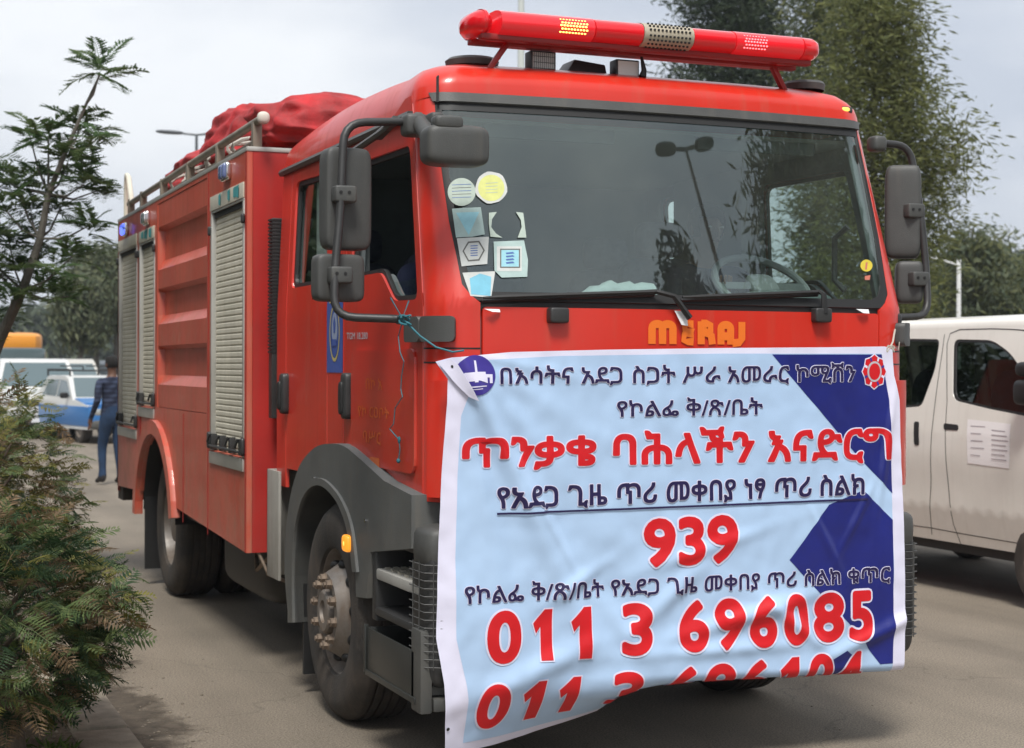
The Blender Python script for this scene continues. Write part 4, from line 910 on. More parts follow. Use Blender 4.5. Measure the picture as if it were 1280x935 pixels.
# ================================================================== LOAD ON THE TRUCK ROOF
TARP = mat('red_tarpaulin', (.52, .022, .026), .72, var=.35, vs=6, bump=1, bs=16, col2=(.20, .02, .02))
def bundle(name, c, size, seed, label, droop=.1, m=TARP):
    bm = bmesh.new(); bmesh.ops.create_icosphere(bm, subdivisions=5, radius=1); c = V(c)
    for v in bm.verts:
        d = v.co.copy(); q = V((math.copysign(abs(d.x)**.75, d.x), math.copysign(abs(d.y)**.75, d.y), math.copysign(abs(d.z)**.8, d.z)))
        n1 = noise.noise(d*1.3+V((seed, 0, 0))); n2 = noise.noise(d*3.1+V((0, seed, 0))); n3 = abs(noise.noise(d*2.2+V((0, 0, seed))))
        f = .97+.17*n1+.06*n2-.20*n3+.035*noise.noise(d*6)
        p = V((q.x*size[0]/2, q.y*size[1]/2, q.z*size[2]/2))*f
        if d.z < 0: p.z *= .55
        v.co = p
    me = bpy.data.meshes.new(name); bm.to_mesh(me); bm.free(); me.materials.append(m); me.polygons.foreach_set('use_smooth', [True]*len(me.polygons))
    o = link(name, me, label=label, cat='tarpaulin', group='red tarpaulins on the truck roof'); o.location = c
    return o
bundle('tarpaulin_bundle', (.46, 3.12, 2.96), (.98, .80, .46), 3.3, 'nearest and largest red tarpaulin bundle, scuffed black, just behind the cab roof')
bundle('tarpaulin_bundle', (.36, 4.45, 3.02), (.80, 1.4, .58), 9.1, 'middle red tarpaulin bundle with a sharp crest behind the largest bundle')
bundle('tarpaulin_bundle', (.42, 5.9, 2.97), (.85, 1.5, .48), 5.7, 'rear red tarpaulin bundle sloping down toward the back of the truck roof')
# coiled hose between rail and tarpaulins
m_ = MB(); rng = random.Random(4); P = []
for i in range(130):
    t = i*.42; P.append(V((.12+.16*cos(t)*(.8+.2*sin(i)), 3.4+i*.017+.12*sin(t)*.4, 2.90+.07*sin(t)+.02*rng.random())))
m_.tube(P, .013, 6); o = part('rope_coil', m_, mat('pale_rope', (.45, .43, .38), .8, bump=.5, bs=120), None, label='tangled pale rope lying along the roof rail of the truck', cat='rope')
# paper parcel on the dashboard
def fpz(u, v, y): return fp(u, v, y)
pk = mat('pale_plastic_wrap', (.55, .62, .62), .45, var=.1, vs=20); 
m_ = MB(); a = fp(708, 356, .30); b = fp(815, 350, .34)
n = 14
for i in range(n+1):
    t = i/n; c = a.lerp(b, t); h = .02+.075*min(1, t*2.2)*(1+.12*sin(i*2.1)); 
    for j in range(10): s_ = 2*pi*j/10; m_.v.append((c.x, c.y+.05*cos(s_), 1.897+h/2*(1+1.0*sin(s_))+.004*noise.noise(V((i*.9, j*1.3, 2)))*3))
for i in range(n):
    for j in range(10): m_.f.append((i*10+j, i*10+(j+1) % 10, (i+1)*10+(j+1) % 10, (i+1)*10+j)); m_.m.append(1 if i in (3, 9) and j in (5, 6, 7, 8) else 0)
part('wrapped_parcel', m_, [pk, mat('blue_print', (.08, .2, .6), .5)], None, label='pale plastic wrapped parcel with blue marks lying on the truck dashboard', cat='parcel')

# ================================================================== BANNER
BY = -.10
def wr(s, t):
    # tension creases running from the tied top left corner and soft billows
    y = 0.
    for ang, amp, wd, ln in ((-64, .030, .030, 1.15), (-48, .012, .035, .8), (-80, .010, .03, 1.2), (-30, .007, .03, .6), (-12, .006, .02, .5)):
        dx, dz = s-.06, t-1.69; c, sn = cos(R(ang)), sin(R(ang)); al = dx*c+dz*sn; pe = -dx*sn+dz*c
        if al > -.05: y += 1.2*amp*math.exp(-(pe/(wd*(1+al)))**2)*math.exp(-(al/ln)**2)*min(1, (al+.05)*5)
    for (cs, ct, ang, amp, wd, ln) in ((1.35, .62, 12, .020, .035, .30), (1.55, .56, -35, .018, .03, .18), (1.95, .50, 20, .020, .03, .25), (.95, .70, 40, .014, .04, .2), (.55, .78, 30, .012, .03, .16), (.75, .60, -50, .012, .04, .16), (.4, .45, 20, .02, .05, .3), (1.85, 1.0, 60, .010, .02, .15), (1.7, .9, -60, .010, .02, .15), (2.0, 1.3, 80, .01, .02, .3), (1.2, .48, 0, .012, .03, .4), (.45, 1.0, -60, .010, .02, .2), (1.15, .9, 15, .010, .03, .3)):
        c, sn = cos(R(ang)), sin(R(ang)); dx, dz = s-cs, t-ct; al = dx*c+dz*sn; pe = -dx*sn+dz*c
        y += 1.05*amp*math.exp(-(pe/wd)**2-(al/ln)**2)
    lo = max(0, min(1, (1.6-t)/1.0))
    y += .022*lo*noise.noise(V((s*2.1, t*1.4, 4)))+.008*noise.noise(V((s*5, t*4, 9)))*(.3+lo)+.003*noise.noise(V((s*16, t*13, 2)))
    return y
def bent(s, t):
    c = .425-.055*max(0, min(1, s/2)); l = c-t
    if l <= 0: return 0, t
    ph = R(6+(min(s, .75)/.75)*56+max(0, min(1, (s-.75)/.35))*105); ell_ = .11
    if l < ell_: a = ph*l/ell_; return ell_/ph*(1-cos(a)), c-ell_/ph*sin(a)
    return ell_/ph*(1-cos(ph))+(l-ell_)*sin(ph), c-(ell_/ph*sin(ph)+(l-ell_)*cos(ph))
def bmap(s, t):
    dy, z = bent(s, t)
    u = (s-1.12)/1.1
    if t < .33: u += 0
    z -= .010*math.exp(-((s-.35)/.2)**2)*0
    return V((s-(.10*max(0, .42-t) if s < 1.2 else 0)*max(0, 1-s/1.2), BY-wr(s, t)+dy-.02*(1-u*u), z))
def BP(u, v): return FR(u, v, BY-.02)
bw = mat('banner_border_white', (.72, .71, .86), .42, var=.03, vs=6); bl = mat('banner_light_blue', (.42, .58, .80), .34, var=.05, vs=3); bn = mat('banner_navy', (.012, .018, .17), .34, var=.15, vs=4)
br = mat('banner_red', (.62, .008, .014), .38); bi = mat('banner_ink', (.018, .012, .07), .4); bh = mat('banner_halo', (.72, .70, .86), .42); lg = mat('logo_violet', (.045, .03, .26), .4); bc = mat('banner_back', (.55, .56, .62), .6)
ban = root('banner', (1.12, -.1, 0), 'light blue printed vinyl banner with red numbers, tied across the front of the truck', 'banner')
# cloth outline in flat coordinates
TL, TR = BP(547, 452), BP(1116, 434)
edge_top = [BP(u, v) for u, v in ((566, 447), (640, 440), (760, 437), (900, 435), (1040, 434), (1108, 433), (1118, 437))]
right_e = [BP(1120, 470), BP(1127, 500), BP(1130, 600), BP(1132, 700), BP(1133, 770)]; xr = right_e[-1][0]
left_e = [(.06, .13), (.03, .3), BP(548, 800), BP(550, 700), BP(554, 600), BP(561, 505), BP(562, 474), TL]
outl = edge_top+right_e+[(xr, .12)]+[(1.2, .105)]+left_e
outl = outl[::-1]
ix = lambda p, d: p
sheet('cloth', outl, bmap, bw, ban, off=0, thick=.002, maxlen=.016)
lb = [BP(574, 452)]+[BP(u, v) for u, v in ((700, 445), (900, 442), (1104, 442))]+[BP(1113, 500), BP(1116, 600), BP(1118, 700), BP(1118, 770), (BP(1118, 770)[0], .15), (1.1, .145), (.13, .17), (.115, .35), BP(572, 800), BP(571, 700), BP(574, 600), BP(578, 520), BP(586, 494)]
sheet('printed_ground', lb[::-1], bmap, bl, ban, off=.0012, maxlen=.016)
def NP(pts): return [BP(u, v) for u, v in pts]
sheet('navy_shape', NP(((965, 443), (1104, 443), (1113, 500), (1117, 617), (1082, 580)))[::-1], bmap, bn, ban, off=.0024, maxlen=.016)
rb = BP(1118, 770)[0]
sheet('navy_shape', (NP(((1037, 631), (1080, 613), (1117, 650), (1118, 770)))+[(rb, .37), (BP(1102, 820)[0], .37)]+NP(((1066, 783), (1026, 742), (987, 700))))[::-1], bmap, bn, ban, off=.0024, maxlen=.016)
sheet('navy_shape', [(1.75, .16), (1.98, .16), (1.86, .40), (1.80, .44), (1.72, .40)], bmap, bn, ban, off=.0024, maxlen=.016)
# the cloth's back and the folded strip at the tied corner
sheet('corner_fold', NP(((548, 453), (566, 448), (574, 456), (597, 500), (586, 495), (566, 474)))[::-1], bmap, bw, ban, off=.014, thick=.003, maxlen=.02)
sheet('eyelet', circ(*BP(567, 458), .006, 12), bmap, BLK, ban, off=.016); sheet('eyelet', circ(*BP(569, 914), .007, 12), bmap, BLK, ban, off=.004)
# the circle emblem, cut off by the crease
cx, cz = BP(594, 469); rx_ = BP(619, 469)[0]-cx
cp_ = [p for p in circ(cx, cz, rx_, 48, rx_*.93) if (p[0]-BP(567, 450)[0])*(BP(590, 493)[1]-BP(567, 450)[1])-(p[1]-BP(567, 450)[1])*(BP(590, 493)[0]-BP(567, 450)[0]) < 0]
e_ = sheet('logo', cp_, bmap, lg, ban, off=.0045, maxlen=.02)
for pts in (((591, 451), (594, 451), (594.5, 478), (590.5, 478)), ((580, 466), (606, 465), (606, 468), (615, 468), (615, 479), (611, 479), (611, 472), (608, 472), (608, 479), (596, 476), (584, 477), (578, 470)), ((586, 483), (606, 482), (606, 483.3), (586, 484.3)), ((589, 486), (600, 485.5), (600, 486.5), (589, 487))):
    sheet('logo_print', NP(pts), bmap, bh, e_, off=.006, maxlen=.02)
# fire service badge
cx, cz = BP(1094, 464.5); sc = (BP(1110, 464)[0]-cx)
def star(k, n=8, a0=0): return [(cx+sc*k*(1.0 if i % 2 == 0 else .86)*cos(R(a0+i*180/n)), cz+sc*1.18*k*(1.0 if i % 2 == 0 else .86)*sin(R(a0+i*180/n))) for i in range(2*n)]
e_ = sheet('badge', star(1.02), bmap, bh, ban, off=.0045, maxlen=.02); sheet('badge_red', star(.94), bmap, br, e_, off=.0055, maxlen=.02)
for i in range(8):
    a = i*45+22.5; sheet('badge_mark', [(cx+sc*r*cos(R(a+d)), cz+sc*1.18*r*sin(R(a+d))) for r, d in ((.84, -5), (.84, 5), (.62, 6), (.62, -6))], bmap, bh if i % 2 else lg, e_, off=.0065)
sheet('badge_ring', circ(cx, cz, sc*.58, 28, sc*.68), bmap, mat('badge_silver', (.5, .48, .52), .4), e_, off=.0065); sheet('badge_heart', circ(cx, cz, sc*.45, 24, sc*.55), bmap, br, e_, off=.0075)
sheet('badge_shield', [(cx-sc*.24, cz+sc*.24), (cx, cz-sc*.36), (cx+sc*.24, cz+sc*.24)], bmap, bh, e_, off=.005, holes=[[(cx-sc*.15, cz+sc*.17), (cx, cz-sc*.22), (cx+sc*.15, cz+sc*.17)]])
def line(s, u0, u1, vb0, vb1, vt0, vt1, m, bold, halo, slant=0, ref=None, **k):
    a0, b0 = BP(u0, vb0); a1, b1 = BP(u1, vb1); h0 = BP(u0, vt0)[1]-b0; h1 = BP(u1, vt1)[1]-b1
    return lettering('letter', s, a0, a1, b0, b1, h0, h1, bmap, m, ban, .0053, bold=bold, halo=halo, slant=slant, maxlen=.013, halom=bh, split=True)
line('በእሳትና አደጋ ስጋት ሥራ አመራር ኮሚሽን', 625, 1070, 480, 477, 456, 453, bi, .020, .032)
line('የኮልፌ ቅ/ጽ/ቤት', 771, 953, 521, 518, 498, 495, bi, .019, .032)
line('ጥንቃቄ ባሕላችን እናድርግ', 579, 1115, 585, 574, 541, 528, br, .036, .032)
line('የአደጋ ጊዜ ጥሪ መቀበያ ነፃ ጥሪ ስልክ', 622, 1081, 636, 618, 608, 592, bi, .025, .03)
sheet('underline', NP(((621, 641.2), (1084, 622.6), (1084, 625), (621, 643.8))), bmap, bi, ban, off=.0062, maxlen=.022)
line('939', 804, 921, 708, 702, 649, 643, br, .036, .030)
line('የኮልፌ ቅ/ጽ/ቤት የአደጋ ጊዜ መቀበያ ጥሪ ስልክ ቁጥር', 581, 1113, 755, 727, 730, 705, bi, .020, .03)
# digits are set one by one, as the photo spaces them
ONE = [(.40, 0), (1, 0), (1, 1), (.60, 1), (0, .73), (.16, .53), (.40, .66)]
def grow(P, d):
    out = []
    for i in range(len(P)):
        a, b, c = V((*P[i-1], 0)), V((*P[i], 0)), V((*P[(i+1) % len(P)], 0)); n1 = (b-a).normalized(); n2 = (c-b).normalized(); n1 = V((n1.y, -n1.x, 0)); n2 = V((n2.y, -n2.x, 0)); n = (n1+n2).normalized(); k_ = d/max(.5, n.dot(n1)); out.append((b.x+n.x*k_, b.y+n.y*k_))
    return out
def digits(s, us, row):
    for ch, (u0, u1) in zip(s, us):
        t = ((u0+u1)/2-607)/(1092-607)
        if row == 0: b, tp = 831-31*t, 766-27*t; P0, P1 = BP(u0, b), BP(u1, b); h = BP(u0, tp)[1]-P0[1]; a0, a1, bb = P0[0], P1[0], P0[1]
        else: a0 = BP(u0, 800)[0]; a1 = BP(u1, 800)[0]; bb = .222+.03*t; h = .185
        if ch == '1':
            P = [(a0+(a1-a0)*x, bb+h*y) for x, y in ONE]; o = sheet('digit', P, bmap, br, ban, off=.0060, maxlen=.013); sheet('digit_outline', grow(P, .0055), bmap, bh, o, off=.0043, maxlen=.013); continue
        lettering('digit', ch, a0, a1, bb, bb, h, h, bmap, br, ban, .0053, bold=.036, halo=.028, maxlen=.013, halom=bh, res=8)
US = [(608, 651), (666, 690), (713, 738), (777, 815), (848, 884), (892, 928), (936, 970), (978, 1011), (1018, 1056), (1063, 1092)]
digits('0113696085', US, 0)
digits('0113696104', [(602, 642), (657, 684), (703, 728), (766, 806), (838, 876), (882, 920), (928, 964), (975, 998), (1010, 1044), (1052, 1082)], 1)

# cord from the mirror arm to the banner corner
cm = mat('teal_cord', (.03, .16, .20), .7)
m_ = MB(); P = [fp(506, 401, .0), fp(525, 420, -.03), fp(545, 434, -.06), fp(566, 440, -.10), fp(580, 438, -.12)]
m_.tube(P, .0042, 6); m_.tube([fp(488, 372, .02), fp(503, 398, .0), fp(511, 376, .01)], .003, 5); kn = fp(506, 400, -.005)
m_.tube([kn+V((.02*cos(t*1.3), .015*sin(t*2.1), .018*sin(t))) for t in [i*.5 for i in range(30)]], .0045, 5)
P = [V((-.03, *SD(u, v, -.03))) for u, v in ((503, 402), (498, 420), (500, 440), (505, 452), (502, 470), (501, 486), (503, 496), (494, 510), (492, 530), (487, 536), (499, 550), (500, 562), (498, 576))]
m_.tube(P, .0024, 5); m_.rbox(P[-3], (.012, .02, .03), e=2); m_.rbox(P[-1], (.016, .025, .02), e=2)
part('tie_cord', m_, cm, None, label='thin blue-green cord tying the banner corner to the left mirror arm', cat='cord')
m_ = MB(); a = fp(1112, 436, -.10); m_.tube([a, a+V((.03, .02, .03)), fp(1120, 405, .04)], .004, 5); m_.tube([a+V((.02*cos(t), -.006, .014*sin(t*1.7))) for t in [i*.6 for i in range(18)]], .003, 5); m_.tube([a+V((.02, 0, .01)), a+V((.045, 0, -.005)), a+V((.05, 0, .03))], .0025, 4)
part('string_knot', m_, mat('pale_string', (.45, .42, .36), .8), None, label='frayed pale string knotting the banner to the right mirror foot', cat='string')
# ================================================================== VEGETATION
def frond_tpl(nl, Lg, wd, leaf=2, curl=.25, broad=.30, fork=True):
    # feather leaf: a midrib with slim drooping leaflets, each with small side lobes
    vs, fs = [], []; rg = random.Random(int(nl*100+Lg*1000+curl*77))
    def tri(*p): o = len(vs); vs.extend(p); fs.append(tuple(range(o, o+len(p))))
    def cz(t): return -curl*Lg*t*t
    for i in range(5):
        t0, t1 = i/5, (i+1)/5; w0 = .010*Lg*(1-t0*.7)
        tri((t0*Lg, -w0, cz(t0)), (t1*Lg, -w0*.8, cz(t1)), (t1*Lg, w0*.8, cz(t1)), (t0*Lg, w0, cz(t0)))
    for i in range(nl):
        t = .10+.88*i/nl; pl = wd*Lg*(sin(pi*min(1, t*.85+.16))**.75)
        for s in (-1, 1):
            if rg.random() < .06: continue
            an = rg.uniform(.95, 1.2); dx, dy = cos(an), s*sin(an); bx, bz = t*Lg, cz(t); l_ = pl*rg.uniform(.8, 1.12); w_ = Lg*.5/nl*broad; dz = rg.uniform(-.30, -.05)
            nx, ny = -dy*s, dx*s; m_ = .45
            tri((bx, 0, bz), (bx+dx*l_*m_+nx*w_, dy*l_*m_+ny*w_, bz+dz*l_*m_*.5+.003), (bx+dx*l_, dy*l_, bz+dz*l_), (bx+dx*l_*m_-nx*w_, dy*l_*m_-ny*w_, bz+dz*l_*m_*.5))
            if fork:
                for q in (.3, .55, .78):
                    px, py, pz = bx+dx*l_*q, dy*l_*q, bz+dz*l_*q*.6; ll = l_*.26*(1.15-q)
                    for z_ in (-1, 1):
                        ex, ey = dx*.5+nx*z_*.9, dy*.5+ny*z_*.9
                        tri((px-dx*ll*.25, py-dy*ll*.25, pz), (px+ex*ll, py+ey*ll, pz-.15*ll), (px+dx*ll*.35, py+dy*ll*.35, pz+.002))
    return vs, fs
def tpl_mesh(name, tp, m):
    me = bpy.data.meshes.new(name); me.from_pydata(tp[0], [], tp[1]); me.materials.append(m); me.update(); return me
def leafmat(name, c, c2, tl=.35):
    m = bpy.data.materials.new(name); m.use_nodes = True; t = m.node_tree; b = t.nodes['Principled BSDF']; o = t.nodes['Material Output']
    b.inputs['Roughness'].default_value = .55; b.inputs['Specular IOR Level'].default_value = .3
    g = N(t, 'ShaderNodeNewGeometry'); r = N(t, 'ShaderNodeValToRGB'); r.color_ramp.elements[0].color = (*c, 1); r.color_ramp.elements[1].color = (*c2, 1)
    t.links.new(g.outputs['Random Per Island'], r.inputs[0])
    tcn = N(t, 'ShaderNodeTexCoord'); n = N(t, 'ShaderNodeTexNoise'); n.inputs['Scale'].default_value = 1.4; t.links.new(tcn.outputs['Object'], n.inputs['Vector'])
    mu = N(t, 'ShaderNodeMixRGB', blend_type='MULTIPLY'); mu.inputs[0].default_value = .6; t.links.new(r.outputs[0], mu.inputs[1]); t.links.new(n.outputs['Color'], mu.inputs[2]); 
    t.links.new(r.outputs[0], b.inputs['Base Color'])
    tr = N(t, 'ShaderNodeBsdfTranslucent'); t.links.new(r.outputs[0], tr.inputs[0]); mx_ = N(t, 'ShaderNodeMixShader'); mx_.inputs[0].default_value = tl
    t.links.new(b.outputs[0], mx_.inputs[1]); t.links.new(tr.outputs[0], mx_.inputs[2]); t.links.new(mx_.outputs[0], o.inputs[0]); return m
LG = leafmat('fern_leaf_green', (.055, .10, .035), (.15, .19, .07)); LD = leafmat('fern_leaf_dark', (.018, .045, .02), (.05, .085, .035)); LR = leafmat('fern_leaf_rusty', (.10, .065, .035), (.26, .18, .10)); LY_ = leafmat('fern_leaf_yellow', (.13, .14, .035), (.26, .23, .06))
BARK = mat('bark', (.10, .075, .055), .9, var=.4, vs=12, bump=1, bs=40); BARKG = mat('grey_bark', (.13, .12, .10), .9, var=.4, vs=9, bump=.8, bs=30)
def orient(p, d, roll=0, s=1.):
    d = V(d).normalized(); return Matrix.Translation(p) @ d.to_track_quat('X', 'Z').to_matrix().to_4x4() @ Matrix.Rotation(roll, 4, 'X') @ Matrix.Diagonal((s, s, s, 1))
rng = random.Random(11)
# --- foreground fern-leaved shrubs on the verge
def shrub(c, rad, nf, size, label, seed, mixw, nparts=150, name='fern_leaved_shrub', stem=.03, droop=.35):
    rg = random.Random(seed); c = V(c); r0 = root(name, (c.x, c.y, .1), label, 'shrub', 'shrubs along the kerb')
    meshes = [[tpl_mesh('frond', frond_tpl(9+2*k_, .18+.035*k_, .38+.05*k_, 2, .12+.22*k_, .62), m) for k_ in range(3)] for m in (LG, LD, LR, LY_)]
    st_ = MB(); pts = []
    for i in range(34):
        th = rg.random()*6.28; ph = rg.uniform(.25, 1.35); e = V((cos(th)*cos(ph)*rad[0], sin(th)*cos(ph)*rad[1], sin(ph)*rad[2])); b = V((0, 0, 0)); m_ = V((e.x*.35, e.y*.35, e.z*.6))+V((rg.uniform(-.05, .05), rg.uniform(-.05, .05), 0))
        P = [b+(m_-b)*t for t in (0, .5, 1)]+[m_.lerp(e, t) for t in (.35, .7, 1)]; st_.tube(P, [stem, stem*.8, stem*.5, stem*.35, stem*.25, stem*.12], 6)
    o = link('stem', mesh(st_, 'stem', BARK), r0)
    Ms = {0: [], 1: [], 2: [], 3: []}; fr = []
    lump = [V((rg.gauss(0, 1), rg.gauss(0, 1), rg.gauss(0, 1))).normalized() for _ in range(9)]
    for i in range(nf):
        d = V((rg.gauss(0, 1), rg.gauss(0, 1), rg.gauss(0, 1)*.9+.15)).normalized()
        if d.z < -.35: continue
        sh = .72+.38*max(0, max(d.dot(l_) for l_ in lump)-.55)*2+rg.uniform(-.1, .12)
        rr = sh*(rg.random()**.33 if rg.random() < .35 else rg.uniform(.82, 1.04))
        p = V((d.x*rad[0]*rr, d.y*rad[1]*rr, (d.z*.55+.50)*rad[2]*(.45+.55*rr)))
        od = (V((d.x, d.y, d.z*.7+.1))+V((rg.gauss(0, .45), rg.gauss(0, .45), rg.gauss(0, .35)-droop*.3))).normalized()
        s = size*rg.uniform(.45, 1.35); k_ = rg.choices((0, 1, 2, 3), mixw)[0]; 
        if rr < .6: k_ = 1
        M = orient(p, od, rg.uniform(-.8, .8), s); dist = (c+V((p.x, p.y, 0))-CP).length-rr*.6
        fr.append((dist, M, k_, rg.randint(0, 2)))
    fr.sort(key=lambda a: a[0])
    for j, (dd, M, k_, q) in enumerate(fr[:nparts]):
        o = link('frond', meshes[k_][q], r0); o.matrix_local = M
    for k_ in range(4):
        ms = [np.array(M) for (dd, M, kk, q) in fr[nparts:] if kk == k_]
        if ms:
            tp = frond_tpl(10, .21, .40, 2, .24, .66, False); scatter('foliage', tp[0], tp[1], ms, (LG, LD, LR, LY_)[k_], r0, kind='stuff')
    return r0
p_ = AT(40, 7.0); shrub((-1.70, .72, 0), (.60, .78, .92), 3300, .60, 'nearest fern-leaved shrub at the lower left, dark green with rusty tips, overhanging the kerb', 21, (4, 3.6, 2.6, 1.2), 290)
shrub((-1.62, 3.9, 0), (.70, 1.1, 1.36), 2600, .60, 'second shrub behind the nearest one, olive green with yellowish tips', 5, (4, 2, 2, 3.2), 200)
shrub((-1.62, 6.6, 0), (.68, 1.4, 1.22), 1500, .75, 'third shrub farther up the kerb, yellow green, in front of the parked cars', 8, (5, 2, 1, 3), 60)
# thick cut trunk at the foot of the nearest shrub
m_ = MB(); m_.tube([(-1.66, .30, .06), (-1.65, .32, .25), (-1.68, .38, .5), (-1.72, .5, .75)], [.20, .165, .14, .10], 18); part('stump', m_, BARK, None, label='thick brown trunk stump standing under the nearest shrub at the bottom left', cat='stump')
# weeds on the verge near the kerb
gm = leafmat('weed_green', (.05, .11, .02), (.13, .19, .04)); Ms = []
for i in range(2600):
    x = -1.27-abs(rng.gauss(0, .16)); y = rng.choice((-.7, -.3, .15, .5, 1.5, 3))+rng.gauss(0, .18); Ms.append(np.array(orient((x, y, .11), (rng.gauss(0, 1), rng.gauss(0, 1), rng.uniform(.3, 1.6)), rng.random()*3, rng.uniform(.3, 1.1))))
scatter('weeds', [(0, -.003, 0), (.03, -.006, .004), (.06, 0, -.004), (.03, .006, .004), (0, .003, 0)], [(0, 1, 2, 3, 4)], Ms, gm, kind='stuff')

# --- leaning feather-leaved young tree on the left
D0 = 12.0
def PD(u, v, D): q = AT(u, D); return V((q.x, q.y, ZZ(v, D)))
b0 = PD(-75, 640, D0); base = V((-1.75, b0.y, .1))
tr = root('feathery_young_tree', base, 'leaning young tree with feathery whorled leaves at the left edge', 'tree')
def rel(p): return p-base
stem = [V((0, 0, 0)), rel(PD(-30, 500, D0)), rel(PD(0, 425, D0)), rel(PD(28, 365, D0)), rel(PD(50, 300, D0)), rel(PD(60, 245, D0)), rel(PD(84, 185, D0)), rel(PD(108, 130, D0)), rel(PD(124, 95, D0))]
tb = MB(); tb.tube(stem, [.07, .052, .042, .034, .028, .022, .016, .010, .006], 8)
wh = [(124, 92, 1, 0), (100, 160, .95, 1), (60, 172, .85, -1), (118, 178, .7, 1), (35, 165, .7, -1), (84, 205, .9, 1), (55, 225, .9, -1), (20, 232, .9, -1), (105, 232, .95, 1), (122, 240, .7, 1), (75, 262, .7, 0), (5, 262, 1, -1), (38, 268, .8, -1), (112, 283, .8, 1), (10, 300, 1, -1), (45, 305, .8, 0), (90, 322, .75, 1), (30, 338, .9, -1), (70, 340, .7, 1), (0, 345, .9, -1), (60, 372, .75, 1), (15, 375, .8, 0), (85, 372, .6, 1), (-20, 210, 1, -1), (-15, 390, 1, 0), (-25, 300, 1, 0)]
jm = [tpl_mesh('frond', frond_tpl(13, .29, .46, 2, .35+.2*k_, .78), m) for k_, m in enumerate((leafmat('feather_leaf_a', (.05, .10, .035), (.10, .17, .06)), leafmat('feather_leaf_b', (.07, .12, .045), (.15, .20, .08))))]
cnt = 0
for (u, v, s, sd_) in wh:
    D = D0+rng.uniform(-.35, .35); q = rel(PD(u, v, D)); near = min(stem, key=lambda a: (a-q+V((0, 0, .25))).length)
    if (near-q).length > .1: md = near.lerp(q, .5)+V((0, 0, -.05)); tb.tube([near, md, q], [.011, .008, .005], 6)
    nfr = 9
    for i in range(nfr):
        a = 2*pi*i/nfr+rng.random()*.4; el = rng.uniform(-.15, .75) if i % 3 else rng.uniform(.5, 1.2)
        o = link('frond', jm[rng.randint(0, 1)], tr); o.matrix_local = orient(q+V((0, 0, rng.uniform(-.06, .04))), (cos(a)*cos(el)+.15*sd_, sin(a)*cos(el), sin(el)), rng.uniform(-.3, .3), s*rng.uniform(.8, 1.25)*1.05); cnt += 1
part('trunk', tb, BARKG, tr, world=False)

# --- generic leafy trees: trunk, limbs, crown of many small leaves gathered at the twig ends
def leaf_clump(n, L_, w_, seed, spread=1.0, droop=0.):
    rg = random.Random(seed); vs, fs = [], []
    for i in range(n):
        d = V((rg.gauss(0, 1), rg.gauss(0, 1), rg.gauss(0, .8)+.1-droop)).normalized(); p = V((rg.gauss(0, 1), rg.gauss(0, 1), rg.gauss(0, 1)))*spread*.32
        sd_ = d.cross(V((rg.random(), rg.random(), rg.random()+.1))).normalized()*w_; l_ = L_*rg.uniform(.6, 1.3); o = len(vs)
        vs += [tuple(p), tuple(p+d*l_*.5+sd_), tuple(p+d*l_), tuple(p+d*l_*.5-sd_)]; fs.append((o, o+1, o+2, o+3))
    return vs, fs
def tree(name, loc, h, cr_, label, seed, m=(LD, LG), clumps=900, clump=None, cb=.25, group=None, csc=1., lean=(0, 0), trunk_r=.16, ntips=70, shape=1.0, cat='tree', tm=None, tipr=.42, extra=()):
    rg = random.Random(seed); rt = root(name, loc, label, cat, group); t = MB()
    top = V((lean[0], lean[1], h)); tr_p = [V((0, 0, -.1))]+[V((top.x*q*q+rg.uniform(-.12, .12)*h*.03, top.y*q*q, h*q*.97)) for q in (.2, .4, .6, .8, 1)]
    t.tube(tr_p, [trunk_r*(1-.85*i/5) for i in range(6)], 8)
    def along(q): i = min(4, int(q*5)); return tr_p[i].lerp(tr_p[i+1], q*5-i)
    tips = []
    for i in range(ntips):
        q = cb+(1-cb)*((i+.5)/ntips)**.9; w_ = cr_*(sin(pi*min(1, (q-cb)/(1-cb)*.82+.16))**shape)*rg.uniform(.45, 1.08)
        a = i*2.4+rg.uniform(-.5, .5); b = along(min(.99, q*.93)); e = b+V((cos(a)*w_, sin(a)*w_, w_*rg.uniform(.05, .55)))
        if i % 2 == 0: md = b.lerp(e, .5)+V((0, 0, -.06*w_)); t.tube([b, md, e], [trunk_r*.22*(1.1-q), trunk_r*.14*(1.1-q)+.004, .006], 5)
        tips.append((e, .5+.5*w_/cr_)); tips.append((b.lerp(e, .6), .5))
    for (ex, r0_) in extra:
        e = V(ex)-V(loc); b = along(max(.1, min(.95, (e.z-.25*hypot(e.x, e.y))/h))); t.tube([b, b.lerp(e, .5)+V((0, 0, -.1)), e], [trunk_r*.3, trunk_r*.2, .008], 5)
        for q in (.45, .7, .88, 1.0): tips.append((b.lerp(e, q)+V((rg.uniform(-.1, .1), rg.uniform(-.1, .1), rg.uniform(-.1, .1))), r0_))
    link('trunk', mesh(t, 'trunk', tm or BARKG), rt)
    tp = clump or leaf_clump(16, .16, .022, 3); Ms = [[], []]; per = max(1, clumps//len(tips))
    for e, wt in tips:
        r_ = cr_*tipr*wt
        for j in range(per):
            d = V((rg.gauss(0, 1), rg.gauss(0, 1), rg.gauss(0, .7))).normalized()*rg.random()**.6; p = e+V((d.x*r_, d.y*r_, d.z*r_*.8))
            M = Matrix.Translation(p) @ Matrix.Rotation(rg.random()*6.3, 4, 'Z') @ Matrix.Rotation(rg.uniform(-.6, .6), 4, 'X') @ Matrix.Diagonal((csc*rg.uniform(.6, 1.3),)*3+(1,))
            Ms[0 if rg.random() < .55 else 1].append(np.array(M))
    for k_ in range(2): scatter('crown', tp[0], tp[1], Ms[k_], m[k_], rt, kind='stuff')
    return rt
CL = leaf_clump(22, .20, .022, 5, .9, .15)
